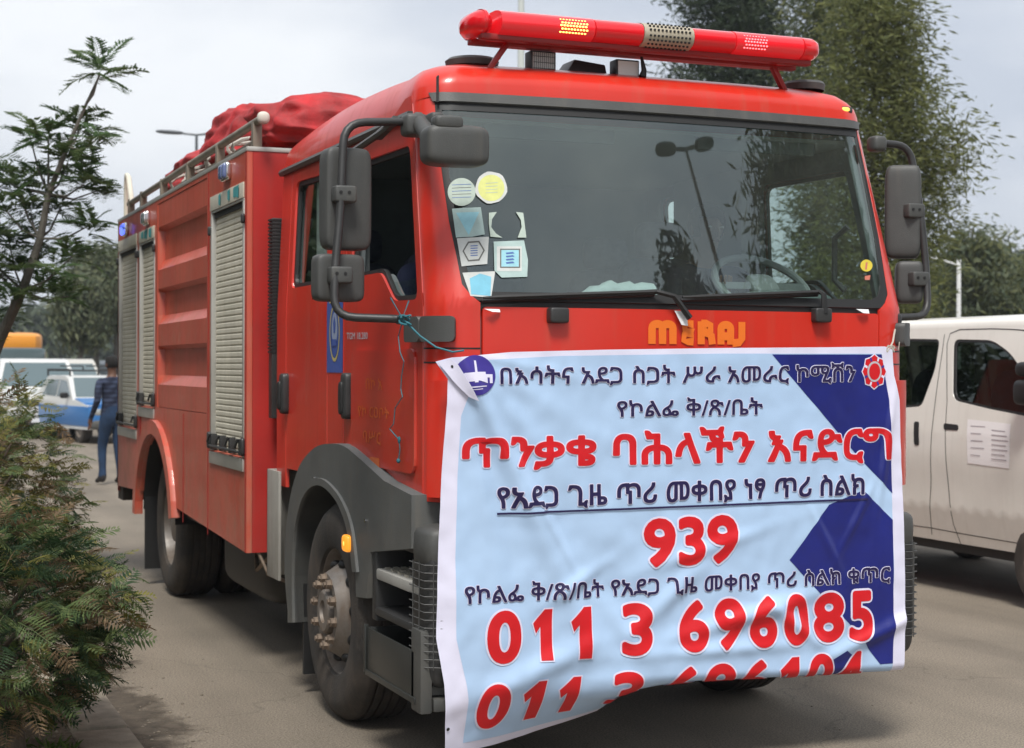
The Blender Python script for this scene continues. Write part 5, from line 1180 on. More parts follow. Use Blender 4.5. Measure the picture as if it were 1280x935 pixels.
olive = (leafmat('olive_leaf', (.085, .10, .035), (.19, .20, .08), .5), leafmat('light_olive_leaf', (.20, .20, .07), (.40, .37, .16), .5))
darkg = (leafmat('dark_leaf', (.035, .055, .03), (.075, .095, .05)), leafmat('mid_leaf', (.06, .085, .045), (.12, .14, .075)))
q = AT(915, 40); tree('tall_dark_tree', q, 14.2, 1.35, 'dark drooping tree directly behind the light bar, left of the olive trees', 2, (darkg[0], leafmat('deep_leaf', (.02, .035, .018), (.05, .07, .035))), 1700, leaf_clump(20, .24, .022, 6, .9, .5), cb=.50, ntips=70, trunk_r=.14, shape=.4, tipr=.30)
q = AT(1022, 27); tree('slender_olive_tree', q, 9.0, .62, 'slender olive tree rising behind the right end of the light bar', 14, (darkg[1], olive[0]), 950, CL, cb=.3, ntips=56, trunk_r=.08, shape=.5, csc=.62, tipr=.34)
q = AT(1090, 24); XT = [(AT(u, 24+dd, ZZ(v, 24)), .55) for u, v, dd in ((1150, 110, 0), (1178, 160, .3), (1208, 172, 0), (1196, 205, -.3), (1170, 235, 0), (1180, 262, .4), (1150, 300, 0), (1135, 60, .2), (1140, 15, 0), (1128, 340, 0), (1160, 190, .5), (1130, 130, -.4))]; tree('broad_olive_tree', q, 8.0, .95, 'broad olive-leaved tree with spreading lower branches beside the right mirror', 17, (olive[0], leafmat('green_olive_leaf', (.11, .135, .045), (.24, .25, .09), .5)), 2100, CL, cb=.22, ntips=84, trunk_r=.10, shape=.4, csc=.62, tipr=.19, extra=XT)
for i, (u, D, h, cr_) in enumerate(((1150, 47, 4.6, 1.0), (1215, 44, 5.6, 1.15), (1268, 46, 4.8, 1.3), (1330, 45, 4.6, 1.5))):
    tree('grey_green_tree', AT(u, D), h, cr_, ('grey-green tree partly hidden by the right mirrors of the truck', 'tallest grey-green tree above the van roof, beside the white lamp post', 'lower grey-green tree above the van roof at the right edge', 'grey-green tree standing just past the right edge of the van')[i], 30+i, (darkg[1], olive[0]), 850, leaf_clump(18, .22, .03, 9, .9), cb=.1, group='grey-green trees beyond the van', ntips=70, shape=.55, tipr=.3)
for i, (u, D, h, cr_) in enumerate(((101, 58, 4.9, .6), (121, 61, 6.2, .9), (146, 60, 6.0, .95), (175, 62, 6.2, 1.3))):
    tree('roadside_pine', AT(u, D), h, cr_, ('leftmost and shortest of the roadside pines behind the vehicles', 'tall roadside pine just left of the truck rear', 'roadside pine touching the rear edge of the truck body', 'roadside pine hidden behind the rear of the truck body')[i], 50+i, (leafmat('pine_leaf%d' % i, (.08, .10, .05), (.16, .17, .085)), darkg[1]), 1000, leaf_clump(18, .24, .035, 9, .9), cb=.56, group='roadside pines beyond the parked vehicles', trunk_r=.14, ntips=54, shape=.5, tipr=.24)
for i, (u, D, h, cr_) in enumerate(((12, 150, 5.5, 3), (40, 170, 7, 3), (68, 150, 6.2, 2.4), (88, 180, 6, 3), (112, 160, 5, 3), (1240, 120, 10, 6), (1160, 130, 9, 6))):
    tree('far_tree', AT(u, D), h, cr_, ('leftmost hazy distant tree', 'tallest hazy distant tree above the orange bus', 'hazy distant tree right of the orange bus', 'hazy distant tree beside the leftmost pine', 'hazy distant tree behind the roadside pines', 'hazy distant tree behind the grey-green trees', 'hazy distant tree beyond the right mirror')[i], 70+i, darkg, 500, leaf_clump(14, .9, .16, 9, 2.2), cb=.15, group='hazy distant trees', ntips=30, shape=.5)
# unseen trees added beside the verge to darken reflections in doors and windows
for i, (x, y, h, cr_) in enumerate(((-7, 3, 7, 2.4), (-6, 13, 7.5, 2.4), (-6.5, 24, 8, 2.6), (-7, 38, 9, 3), (-8, 56, 11, 3.5), (-11, -3, 7.5, 3))):
    tree('unseen_verge_tree', V((x, y, 0)), h, cr_, ('leafy tree beside the verge, level with the truck cab, outside the frame', 'leafy tree level with the truck tail, outside the frame', 'leafy tree just behind the truck tail, left of the frame', 'leafy tree level with the blue taxi, left of the frame', 'tallest verge tree, level with the orange bus, outside the frame', 'leafy tree near the camera, left of the frame')[i], 90+i, darkg, 700, leaf_clump(14, .5, .09, 9, 1.6), cb=.15, group='unseen trees added for the truck door reflections', ntips=40, shape=.5)

# ================================================================== HILLS, WALL, LAMPS
hz = mat('far_hill', (.10, .13, .13), 1, var=.25, vs=.02)
for k_, (D, hh_, sd_) in enumerate(((950, 36, 3), (1250, 48, 8))):
    m_ = MB(); n = 120
    for i in range(n+1):
        u = -700+2700*i/n; p = AT(u, D); z = hh_*(.62+.55*noise.noise(V((i*.09, sd_, 0)))+.12*noise.noise(V((i*.5, sd_, 2))))
        if 150 < u < 1300: z *= .55
        p2 = AT(u, D*1.25); m_.v += [(p.x, p.y, -1), (p.x, p.y+2, z*.6), (p2.x, p2.y, z), (p2.x, p2.y+60, -1)]
    for i in range(n):
        for j in range(3): m_.f.append((i*4+j, i*4+4+j, i*4+5+j, i*4+1+j)); m_.m.append(0)
    part('hills', m_, hz, None, kind='structure', ang=60)
m_ = MB(); a, b = AT(40, 95), AT(200, 52)
a.z = b.z = 0; dr = (b-a).normalized(); nrm_ = V((-dr.y, dr.x, 0)); L_ = (b-a).length
stn = [mat('stone%d' % i, c, .9, var=.25, vs=2, bump=.5, bs=10) for i, c in enumerate(((.17, .13, .10), (.12, .10, .08), (.22, .18, .14)))]
wl = root('stone_wall', a, 'low brown stone wall running behind the vehicles at the left', 'wall')
m_.box((0, 0, 0), (L_, .5, 1.85)); w_ = part('wall_core', m_, stn[1], wl, world=False); wl.rotation_euler.z = atan2(dr.y, dr.x)
sm = []
for k_ in range(3):
    q_ = MB(); q_.rbox((0, 0, 0), (.62, .10, .36), e=5, nu=10, nv=6); sm.append(mesh(q_, 'stone', stn[k_]))
x = 0; i = 0
for row in range(5):
    x = .3*(row % 2)
    while x < L_:
        o = link('stone', sm[rng.randint(0, 2)], wl); o.location = (x, -.02+rng.uniform(-.02, .02), .18+row*.37); o.scale = (rng.uniform(.8, 1.3), 1, rng.uniform(.85, 1.02)); x += .68; i += 1
        if i > 290: break
    if i > 290: break
def lamp_arm_head(m_, p, d, L_=.75):
    d = V(d).normalized(); up = V((0, 0, 1)); m_.tube([p, p+d*L_*.3], .03, 6)
    m_.rbox(p+d*L_*.62, (L_*.66, .24, .10), e=2.6, M=Matrix.Rotation(atan2(d.y, d.x), 3, 'Z') @ Matrix.Rotation(-.06, 3, 'Y'))
grm = mat('lamp_grey', (.10, .11, .12), .5, metal=.2)
def dbl_lamp(loc, h, az, label, r=.07, m=grm, hl=1.0, name='double_street_lamp'):
    rt = root(name, loc, label, 'street lamp'); m_ = MB(); m_.tube([(0, 0, 0), (0, 0, h*.5), (0, 0, h)], [r, r*.8, r*.5], 10); part('pole', m_, m, rt, world=False)
    for s in (-1, 1):
        m_ = MB(); lamp_arm_head(m_, V((0, 0, h)), (s*cos(az), s*sin(az), .10), .95*hl); part('lamp_head', m_, m, rt, world=False)
    return rt
dbl_lamp(AT(245, 41), ZZ(170, 41), -YAW, 'distant double-headed street lamp rising behind the truck roof rail', hl=1.15)
q = AT(650, 34); rt = root('tall_pole', q, 'tall pale pole rising behind the light bar', 'pole'); m_ = MB(); m_.tube([(0, 0, 0), (0, 0, 11)], [.11, .06], 10); part('shaft', m_, mat('pale_pole', (.52, .55, .52), .6), rt, world=False); m_ = MB(); m_.lathe([(.2, 0), (.2, .03), (.1, .05)], (0, 0, 0), 'Z', 12); part('base_plate', m_, GALV, rt, world=False)
q = AT(1198, 36); rt = root('white_lamp_post', q, 'white lamp post with a short arm in front of the grey-green trees', 'street lamp'); zt_ = ZZ(323, 36); m_ = MB(); m_.tube([(0, 0, 0), (0, 0, zt_)], [.06, .045], 8); part('pole', m_, mat('white_paint', (.72, .73, .72), .5), rt, world=False)
m_ = MB(); m_.tube([V((0, 0, zt_-.12)), V((-.55, .1, zt_+.02)), V((-.62, .12, zt_+.03))], .022, 6); m_.rbox((-.72, .14, zt_+.03), (.3, .1, .05), e=3); part('lamp_arm', m_, MATS['white_paint'], rt, world=False)
# --- things that stand behind the camera and are mirrored in the windshield
def bounce(u, v):
    a, z = wsx(u, v); p = cabm(a, z); n = nrm(cabm, a, z); d = ray(u, v).normalized(); return p, d-2*d.dot(n)*n
p, r_ = bounce(858, 186); tt = 8.0/r_.z; hd = p+r_*tt
isl = MB(); isl.box((hd.x-1.1, -60, -.02), (hd.x+4.5, hd.y+3.0, .12)); part('traffic_island', isl, kerb_m, kind='structure', bev=.03)
dbl_lamp(V((hd.x, hd.y, .1)), hd.z-.1, .3, 'double-headed street lamp behind the camera, mirrored in the windshield', r=.07, hl=.8)
p, r_ = bounce(838, 300); tt = 9.0/r_.z*1.35; c = p+r_*tt
def conifer(loc, h, r, label):
    rt = root('conifer', loc, label, 'tree'); t = MB(); t.tube([(0, 0, 0), (0, 0, h)], [.25, .02], 8); link('trunk', mesh(t, 'trunk', BARK), rt); Ms = []
    for i in range(2600):
        q = rng.random()**.6; q = 1-q*.9; w_ = r*(1-q)*(.75+.35*abs(sin(q*34)))*rng.uniform(.5, 1); a = rng.random()*6.28
        Ms.append(np.array(Matrix.Translation((cos(a)*w_, sin(a)*w_, q*h-.1*w_)) @ Matrix.Rotation(a, 4, 'Z') @ Matrix.Diagonal((1.3, 1.3, 1, 1))))
    tp = leaf_clump(10, .35, .05, 2, .7, .3); scatter('crown', tp[0], tp[1], Ms, darkg[0], rt, kind='stuff')
conifer(V((c.x, c.y, 0)), c.z, c.z*.34, 'dark conifer behind the camera, mirrored low in the windshield')
p, r_ = bounce(985, 168); tt = 8.5/r_.z; c = p+r_*tt; p2, r2 = bounce(960, 200); c2 = p2+r2*(8.0/r2.z)
tree('thin_street_tree', V((c.x, c.y, 0)), c.z+.3, 1.9, 'thin-trunked street tree behind the camera, mirrored at the right of the windshield', 203, darkg, 1500, leaf_clump(16, .24, .035, 9, .8), cb=.62, ntips=44, trunk_r=.075, shape=.4, tipr=.36)
m_ = MB(); a = V((hd.x, hd.y, hd.z-2.3)); b = a+V((-22, -14, .8)); m_.tube([a.lerp(b, t/10)+V((0, 0, -1.2*sin(pi*t/10))) for t in range(11)], .02, 5); part('overhead_wire', m_, BLK, None, label='black wire slung from the street lamp behind the camera', cat='wire')

# ================================================================== WHITE VAN
VX = 5.24; VW = 1.70; VL = 4.7; VY = 1.85
van = root('white_van', (VX+VW/2, VY+VL/2, 0), 'white minibus van in the next lane with black windows and mirrors', 'van')
VM = mat('van_white', (.78, .755, .69), .3, coat=.4, var=.03, vs=2, dirt=.2, dirtcol=(.36, .30, .22), ztop=1.2)
def vper(a):
    rc = .28
    if a < -rc: return 0., -a
    if a < rc: t = (a+rc)/(2*rc)*pi/2; return rc-rc*cos(t), rc-rc*sin(t)
    if a > VW-rc: x, y = vper(VW-a); return VW-x, y
    return a, 0.
def vanm(a, z):
    x, y = vper(a); g = max(0, 1-y/1.5); g = g*g*(3-2*g); yo = 0 if z < 1.05 else (z-1.05)*1.05
    ins = .10*max(0, z-1.15)**1.2/.6+(.05*max(0, .62-z)/.3)-.010*math.exp(-((z-.98)/.16)**2)
    return V((VX+VW/2+(x-VW/2)*(1-2*ins/VW), VY+y+yo*g, z))
def vp(u, v, dz=0):
    # side pixel -> (a,z): undo the slope of the upper side
    x = VX
    for _ in range(5):
        y, z = SD(u, v, x); a = -(y-VY)
        for _ in range(4): a += (vanm(a, z).y-y)
        x = vanm(a, z).x
    return a, z
wf = rpoly([vp(u, v) for u, v in ((1192, 424), (1240, 425), (1262, 441), (1283, 470), (1290, 522), (1240, 512), (1191, 500))], .07, 5)
wr_ = rpoly([vp(u, v) for u, v in ((1112, 423), (1175, 424), (1169, 462), (1152, 508), (1112, 511))], .05, 5)
wr2 = [(-3.6, 1.33), (-2.95, 1.33), (-2.95, 1.84), (-3.6, 1.84)]; wr3 = [(-4.5, 1.33), (-3.75, 1.33), (-3.75, 1.84), (-4.5, 1.84)]
ymin = -VL
sidep = [(ymin, .37), (.12, .37), (.12, 1.30), (-.02, 1.5), (-.06, 1.93), (ymin, 1.93)]
for fl in (lambda p: p, lambda p: [(VW-a, z) for a, z in p]):
    sheet('body_side', fl(sidep), vanm, VM, van, holes=[fl(wf), fl(wr_), fl(rpoly(wr2, .05)), fl(rpoly(wr3, .05))], thick=.03, maxlen=.12)
    for P in (wf, wr_, rpoly(wr2, .05), rpoly(wr3, .05)):
        cx = sum(p[0] for p in P)/len(P); cz = sum(p[1] for p in P)/len(P); inn = [(cx+(x-cx)*.94, cz+(z-cz)*.93) for x, z in P]
        sheet('window_seal', fl(P), vanm, BLK, van, holes=[fl(inn)], off=-.004, thick=.012, maxlen=.1); sheet('window_glass', fl(P), vanm, VGL, van, off=-.012, maxlen=.15)
def vline(pts, wd=.007):
    P = [vp(*q) for q in pts]; return ribbons('door_seam', [stroke(P, wd)], vanm, BLK, van, .0015, maxlen=.1)
vline(((1181, 418), (1178, 440), (1172, 480), (1166, 530), (1164, 600), (1165, 668)))
vline(((1289, 414), (1240, 411), (1200, 412), (1188, 417), (1184, 430), (1184, 500), (1185, 600), (1192, 655), (1202, 682)))
vline(((1122, 654), (1165, 660), (1202, 667), (1290, 682)), .006)
for pts in (((1180, 529), (1198, 531), (1198, 538), (1180, 537)), ((1143, 527), (1149, 527), (1149, 557), (1143, 556))):
    sheet('handle_recess', rpoly([vp(*q) for q in pts], .02), vanm, BLK, van, off=.004, thick=.006)
ps = sheet('notice_sheet', [vp(*q) for q in ((1210, 524), (1264, 530), (1262, 586), (1210, 579))], vanm, mat('notice_white', (.86, .83, .82), .6, var=.03), van, off=.003, label='white notice sheet taped to the front door')
nm_ = mat('faint_print', (.40, .36, .38), .6)
pl = [[vp(1240, 537+i*6), vp(1257+(i*7) % 5, 539+i*6), vp(1257+(i*7) % 5, 540.2+i*6), vp(1240, 538.2+i*6)] for i in range(7)]+[[vp(1214, 532+i*9), vp(1232-(i*5) % 7, 533+i*9), vp(1232-(i*5) % 7, 534+i*9), vp(1214, 533+i*9)] for i in range(5)]
ribbons('notice_print', pl, vanm, nm_, ps, .0045)
# roof and front of the van
vr = MB(); AV = [-VL+.2*i for i in range(24)]; AV = [a for a in AV if a < -.28]+[-.28+.07*i for i in range(9)]+[.28+.114*i for i in range(1, 11)]; AV = AV+[VW-a for a in AV[::-1] if VW-a > AV[-1]+.01]
for k_, (d, h_) in enumerate(((0, 0), (.006, .03), (.03, .055), (.08, .07), (.2, .085), (.5, .10), (1, .105))):
    for a in AV: p = vanm(a, 1.92); vr.v.append((VX+VW/2+(p.x-VX-VW/2)*(1-d), VY+VL/2+.2+(p.y-VY-VL/2-.2)*(1-d*.9), 1.92+h_))
nA = len(AV)
for k_ in range(6):
    for j in range(nA): vr.f.append((k_*nA+j, k_*nA+(j+1) % nA, (k_+1)*nA+(j+1) % nA, (k_+1)*nA+j)); vr.m.append(0)
part('roof', vr, VM, van, ang=60)
sheet('front_panel', [(.12, .30), (VW-.12, .30), (VW-.12, 1.12), (.12, 1.12)], vanm, VM, van, thick=.02, maxlen=.1); sheet('windshield', [(.14, 1.14), (VW-.14, 1.14), (VW-.02, 1.90), (.02, 1.90)], vanm, VGL, van, off=-.004, maxlen=.12)
for fl in (lambda p: p, lambda p: [(VW-a, z) for a, z in p]):
    sheet('headlamp', fl([(.02, .68), (.34, .66), (.32, .86), (.0, .88)]), vanm, MATS['headlamp_glass'], van, off=.01, thick=.02)
sheet('bumper', [(-.5, .28), (VW+.5, .28), (VW+.5, .55), (-.5, .55)], vanm, VM, van, off=.025, thick=.04, maxlen=.1)
for s, x in ((1, VX+.01), (-1, VX+VW-.01)):
    c = V((x-.09*s, 2.86, 1.47)); m_ = MB(); m_.rbox(c, (.13, .16, .17), e=4); m_.rbox(c+V((0, 0, .155)), (.12, .14, .10), e=3); part('door_mirror', m_, BLK, van)
m_ = MB(); m_.box((VX+.08, VY+.3, .30), (VX+VW-.08, VY+VL, .36)); m_.box((VX+.1, VY+.9, .9), (VX+VW-.1, VY+1.0, 1.0)); part('floor_pan', m_, BLK, van)
for y in (2.65, 3.6, 4.6, 5.6):
    m_ = MB(); m_.rbox((VX+.45, VY+y-1.2, .95), (.5, .5, .2)); m_.rbox((VX+.45, VY+y-.95, 1.25), (.5, .14, .75)); m_.rbox((VX+1.25, VY+y-1.2, .95), (.5, .5, .2)); m_.rbox((VX+1.25, VY+y-.95, 1.25), (.5, .14, .75)); part('bench_seat', m_, SEAT, van)
def car_wheel(rt, x, y, r, s, mt=RIM):
    m_ = MB(); m_.lathe([(r*.62, .0), (r*.75, -s*.012), (r*.93, 0), (r, s*.03), (r, s*.17), (r*.9, s*.2), (r*.6, s*.2)], (x, y, r), 'X', 28); o = part('wheel', m_, TYRE, rt, world=False)
    m_ = MB(); m_.lathe([(r*.62, s*.0), (r*.58, s*.02), (r*.45, s*.035), (r*.2, s*.01), (0, s*.005)], (x, y, r), 'X', 20); part('rim', m_, mt, o, world=False)
c0 = V(van.location)
for s, x in ((1, -VW/2+.02), (-1, VW/2-.02)):
    for y in (-VL/2+.95, VL/2-.95): car_wheel(van, x, y, .32, s)

# ================================================================== DISTANT VEHICLES
def car(name, loc, rz, prof, belt, Wd, col, label, group, side_win, wheels, r=.32, front_h=None, roofrack=False, tarp=False, cat='car', lampm=None, wtop=.12):
    # prof: (y,z) outline front(-y) to back, closed over the sills; belt: z above which the body narrows
    rt = root(name, loc, label, cat, group, rz); hw = Wd/2
    def ins(z): return 0 if z <= belt else wtop*(z-belt)/.5
    b = MB(); n = len(prof); xs = (-1, -.94, .94, 1)
    for i, (y, z) in enumerate(prof):
        for k_, s in enumerate(xs):
            d = .02 if abs(s) == 1 else 0; b.v.append((s*(hw-ins(z)), y, z-(d if z > belt else 0)))
    for i in range(n):
        for k_ in range(3): j = (i+1) % n; b.f.append((i*4+k_, i*4+k_+1, j*4+k_+1, j*4+k_)); b.m.append(0)
    b.f += [tuple(i*4 for i in range(n))[::-1], tuple(i*4+3 for i in range(n))]; b.m += [0, 0]
    part('body', b, col, rt, world=False, ang=35)
    for P in side_win:
        for s in (-1, 1):
            m_ = MB(); m_.prism(P, lambda y, z, s=s: (s*(hw-ins(z)+.004), y, z), lambda y, z, s=s: (s*(hw-ins(z)-.02), y, z)); part('side_window', m_, VGL2, rt, world=False)
    # windscreen and rear screen lie on the steepest edges above the belt
    (y0, z0), (y1, z1) = front_h; m_ = MB(); w0, w1 = hw-ins(z0)-.08, hw-ins(z1)-.10
    nn = V((0, -(z1-z0), (y1-y0))).normalized()*.012
    m_.add([V(p)+nn for p in ((-w0, y0, z0), (w0, y0, z0), (w1, y1, z1), (-w1, y1, z1))]+[V(p)-nn for p in ((-w0, y0, z0), (w0, y0, z0), (w1, y1, z1), (-w1, y1, z1))], [(0, 1, 2, 3), (7, 6, 5, 4), (0, 4, 5, 1), (1, 5, 6, 2), (2, 6, 7, 3), (3, 7, 4, 0)]); part('windscreen', m_, VGL2, rt, world=False)
    yf = min(p[0] for p in prof); zl = .62*belt/.9
    for s in (-1, 1):
        m_ = MB(); m_.rbox((s*(hw-.22), yf+.02, zl+.05), (.30, .08, .15), e=4, nu=12, nv=8); part('headlight', m_, MATS['headlamp_glass'], rt, world=False)
        m_ = MB(); m_.rbox((s*(hw+.08), y0+.25, z0+.04), (.18, .08, .13), e=4, nu=12, nv=8); part('door_mirror', m_, BLK, rt, world=False)
        for y in wheels: car_wheel(rt, s*(hw-.02), y, r, -s)
    m_ = MB(); m_.box((-hw+.45, yf-.012, zl-.02), (hw-.45, yf+.03, zl+.12)); part('grille', m_, BLK, rt, world=False, bev=.01)
    m_ = MB(); m_.rbox((0, yf+.03, .40), (Wd*.98, .16, .20), e=6, nu=16, nv=8); part('bumper', m_, PLAS, rt, world=False)
    m_ = MB(); m_.box((-.26, yf-.062, .36), (.26, yf-.05, .46)); part('number_plate', m_, WHT, rt, world=False)
    if roofrack:
        m_ = MB(); zt_ = max(p[1] for p in prof); ya, yb = y1+.15, y1+1.7
        for s in (-1, 1): m_.tube([(s*.58, ya, zt_+.12), (s*.58, yb, zt_+.12)], .022, 6)
        for i in range(6): y = ya+(yb-ya)*i/5; m_.tube([(-.6, y, zt_+.10), (.6, y, zt_+.10)], .018, 6)
        for s in (-1, 1):
            for y in (ya, yb): m_.tube([(s*.58, y, zt_-.02), (s*.58, y, zt_+.13)], .02, 6)
        for s in (-1, 1): m_.tube([(s*.3, ya-.02, zt_+.12), (s*.3, ya-.02, zt_+.20), (s*.3, yb, zt_+.20)], .015, 5)
        part('roof_rack', m_, BLK, rt, world=False)
    return rt
VGL2 = mat('car_window', (.10, .14, .15), .08, coat=.6)
cw = mat('car_white', (.62, .62, .60), .3, coat=.4); cb_ = mat('taxi_blue', (.03, .16, .42), .35, coat=.3); cgr = mat('car_beige', (.50, .48, .43), .3, coat=.4)
suvp = [(-2.3, .35), (-2.35, .75), (-2.25, .98), (-1.15, 1.12), (-.55, 1.72), (-.3, 1.80), (1.9, 1.80), (2.2, 1.3), (2.3, .9), (2.3, .35)]
satp = [(-1.9, .3), (-1.95, .62), (-1.85, .80), (-.85, .93), (-.25, 1.38), (0, 1.43), (1.2, 1.42), (1.75, .98), (1.9, .9), (1.9, .3)]
minp = [(-2.2, .3), (-2.25, .8), (-2.1, 1.1), (-1.35, 1.72), (-1.1, 1.85), (2.2, 1.85), (2.3, 1.2), (2.3, .3)]
SW1 = [[(-.95, 1.17), (-.5, 1.62), (.25, 1.68), (.25, 1.17)], [(.35, 1.17), (.35, 1.68), (1.2, 1.68), (1.2, 1.17)]]
SW2 = [[(-.65, .97), (-.2, 1.30), (.25, 1.34), (.25, .97)], [(.33, .97), (.33, 1.34), (1.0, 1.32), (1.3, 1.0)]]
SW3 = [[(-1.5, 1.18), (-1.15, 1.65), (-.4, 1.70), (-.4, 1.18)], [(-.3, 1.18), (-.3, 1.70), (.8, 1.70), (.8, 1.18)]]
def road_car(u, D, *a, rz=0, **k): p = AT(u, D); return car(a[0], V((p.x, p.y+2, 0)), rz, *a[1:], **k)
tx = road_car(134, 34, 'blue_taxi', satp, .90, 1.55, cw, 'small blue and white taxi with a roof rack beside the man in plaid', 'vehicles queuing behind the truck', SW2, (-1.25, 1.2), front_h=((-.80, .96), (-.26, 1.37)), roofrack=True, rz=.2)
m_ = MB(); m_.box((-.79, -1.96, .36), (.79, 1.85, .78)); m_.add([(-.77, -1.90, .79), (.77, -1.90, .79), (.75, -.9, .945), (-.75, -.9, .945)], [(0, 1, 2, 3)]); m_.rbox((0, -1.4, .80), (1.50, 1.05, .22), e=4); part('blue_lower_body', m_, cb_, tx, world=False, bev=.02)
road_car(52, 37, 'white_suv', suvp, 1.1, 1.85, cw, 'large white off-road car facing the camera between the leaves, left of the taxi', 'vehicles queuing behind the truck', SW1, (-1.45, 1.4), r=.38, front_h=((-1.12, 1.16), (-.58, 1.70)))
road_car(93, 50, 'white_minibus', minp, 1.15, 1.7, cgr, 'pale minibus half hidden between the white off-road car and the taxi', 'vehicles queuing behind the truck', SW3, (-1.5, 1.4), front_h=((-2.05, 1.16), (-1.38, 1.70)))
road_car(-2, 40, 'white_hatchback', suvp, 1.1, 1.8, cw, 'white car cut off by the left edge, behind the shrub', 'vehicles queuing behind the truck', SW1, (-1.45, 1.4), r=.36, front_h=((-1.12, 1.16), (-.58, 1.70)))
road_car(80, 58, 'white_pickup', suvp, 1.1, 1.8, cgr, 'cream car glimpsed above the roofs of the front row, right of the orange bus', 'vehicles queuing behind the truck', SW1, (-1.45, 1.4), r=.36, front_h=((-1.12, 1.16), (-.58, 1.70)))
road_car(118, 62, 'grey_minibus', minp, 1.15, 1.7, mat('car_silver', (.34, .38, .40), .3, metal=.3, coat=.3), 'grey minibus farthest back, above the taxi roof rack', 'vehicles queuing behind the truck', SW3, (-1.5, 1.4), front_h=((-2.05, 1.16), (-1.38, 1.70)))
# bus with an orange roof
q = AT(22, 74); bus = root('orange_bus', V((q.x, q.y+5, 0)), 'bus with an orange roof and dark windscreen behind the white cars at the left', 'bus', 'vehicles queuing behind the truck')
om = mat('bus_orange', (.72, .28, .02), .4); 
m_ = MB(); m_.box((-1.25, -5, .4), (1.25, 5, 2.35)); part('body', m_, mat('bus_cream', (.42, .25, .12), .5), bus, world=False, bev=.12)
m_ = MB(); m_.rbox((0, 0, 2.72), (2.55, 10.1, .95), e=5); part('roof', m_, om, bus, world=False)
m_ = MB(); m_.rbox((0, -4.9, 2.15), (2.45, .35, .62), e=8); part('windscreen', m_, VGL2, bus, world=False); m_ = MB(); m_.rbox((0, -5.0, 1.5), (2.3, .2, .35), e=8); part('radiator', m_, BLK, bus, world=False)
for s in (-1, 1):
    for y in (-3.2, 3.2): car_wheel(bus, s*1.22, y, .5, -s)
    m_ = MB(); m_.box((s*1.25-.01, -4.3, 1.6), (s*1.25+.01, 4.6, 2.3)); part('side_windows', m_, VGL2, bus, world=False)
    m_ = MB(); m_.rbox((s*.9, -5.05, 1.1), (.35, .1, .2), e=4); part('headlight', m_, MATS['headlamp_glass'], bus, world=False)

# ================================================================== PEOPLE
def human(name, loc, rz, J, bones, label, cols, scale=1.0, hair=True, cat='person', group=None):
    """J: joint -> (pos, radius); bones: (a, b, colour index)"""
    names = list(J); idx = {n: i for i, n in enumerate(names)}
    me = bpy.data.meshes.new('sk'); me.from_pydata([tuple(V(J[n][0])*scale) for n in names], [(idx[a], idx[b]) for a, b, _ in bones], [])
    ob = bpy.data.objects.new('sk', me); COL.objects.link(ob); md = ob.modifiers.new('s', 'SKIN'); md.use_smooth_shade = True
    for i, n in enumerate(names):
        sv = me.skin_vertices[0].data[i]; r = J[n][1]; r = r if isinstance(r, tuple) else (r, r); sv.radius = (r[0]*scale, r[1]*scale); sv.use_root = (n == 'pelvis')
    s2 = ob.modifiers.new('u', 'SUBSURF'); s2.levels = 2
    out = bpy.data.meshes.new_from_object(ob.evaluated_get(bpy.context.evaluated_depsgraph_get())); bpy.data.objects.remove(ob)
    for m in cols: out.materials.append(m)
    seg = [(V(J[a][0])*scale, V(J[b][0])*scale, c) for a, b, c in bones]
    for f in out.polygons:
        p = f.center; best = None
        for a, b, c in seg:
            ab = b-a; t = max(0, min(1, (p-a).dot(ab)/max(1e-9, ab.length_squared))); d = (p-(a+ab*t)).length
            if best is None or d < best[0]: best = (d, c)
        f.material_index = best[1]; f.use_smooth = True
    rt = root(name, loc, label, cat, group, rz); link('body', out, rt)
    hd_ = V(J['head'][0])*scale
    if hair:
        m_ = MB(); m_.rbox(hd_+V((0, .012, .030))*scale, (.175*scale, .205*scale, .19*scale), e=2.2); bm = bmesh.new(); me2 = mesh(m_, 'hair', HAIR); bm.from_mesh(me2)
        bmesh.ops.delete(bm, geom=[v for v in bm.verts if v.co.y < hd_.y-.055*scale and v.co.z < hd_.z+.05*scale or v.co.z < hd_.z-.05*scale], context='VERTS'); bm.to_mesh(me2); bm.free(); link('hair', me2, rt)
    for s in (-1, 1):
        m_ = MB(); m_.rbox(hd_+V((s*.032, -.083, .005))*scale, (.022*scale, .012*scale, .010*scale), e=2, nu=8, nv=6); link('eye', mesh(m_, 'eye', mat('eye_white', (.6, .58, .55), .3)), rt)
        m_ = MB(); m_.rbox(hd_+V((s*.082, .01, -.005))*scale, (.02*scale, .035*scale, .06*scale), e=2, nu=8, nv=6); link('ear', mesh(m_, 'ear', cols[0]), rt)
    m_ = MB(); m_.rbox(hd_+V((0, -.095, -.02))*scale, (.028*scale, .03*scale, .05*scale), e=2, nu=8, nv=6); link('nose', mesh(m_, 'nose', cols[0]), rt)
    m_ = MB(); m_.rbox(hd_+V((0, -.086, -.06))*scale, (.05*scale, .012*scale, .014*scale), e=2, nu=8, nv=6); link('mouth', mesh(m_, 'mouth', mat('lips', (.12, .04, .035), .6)), rt)
    return rt
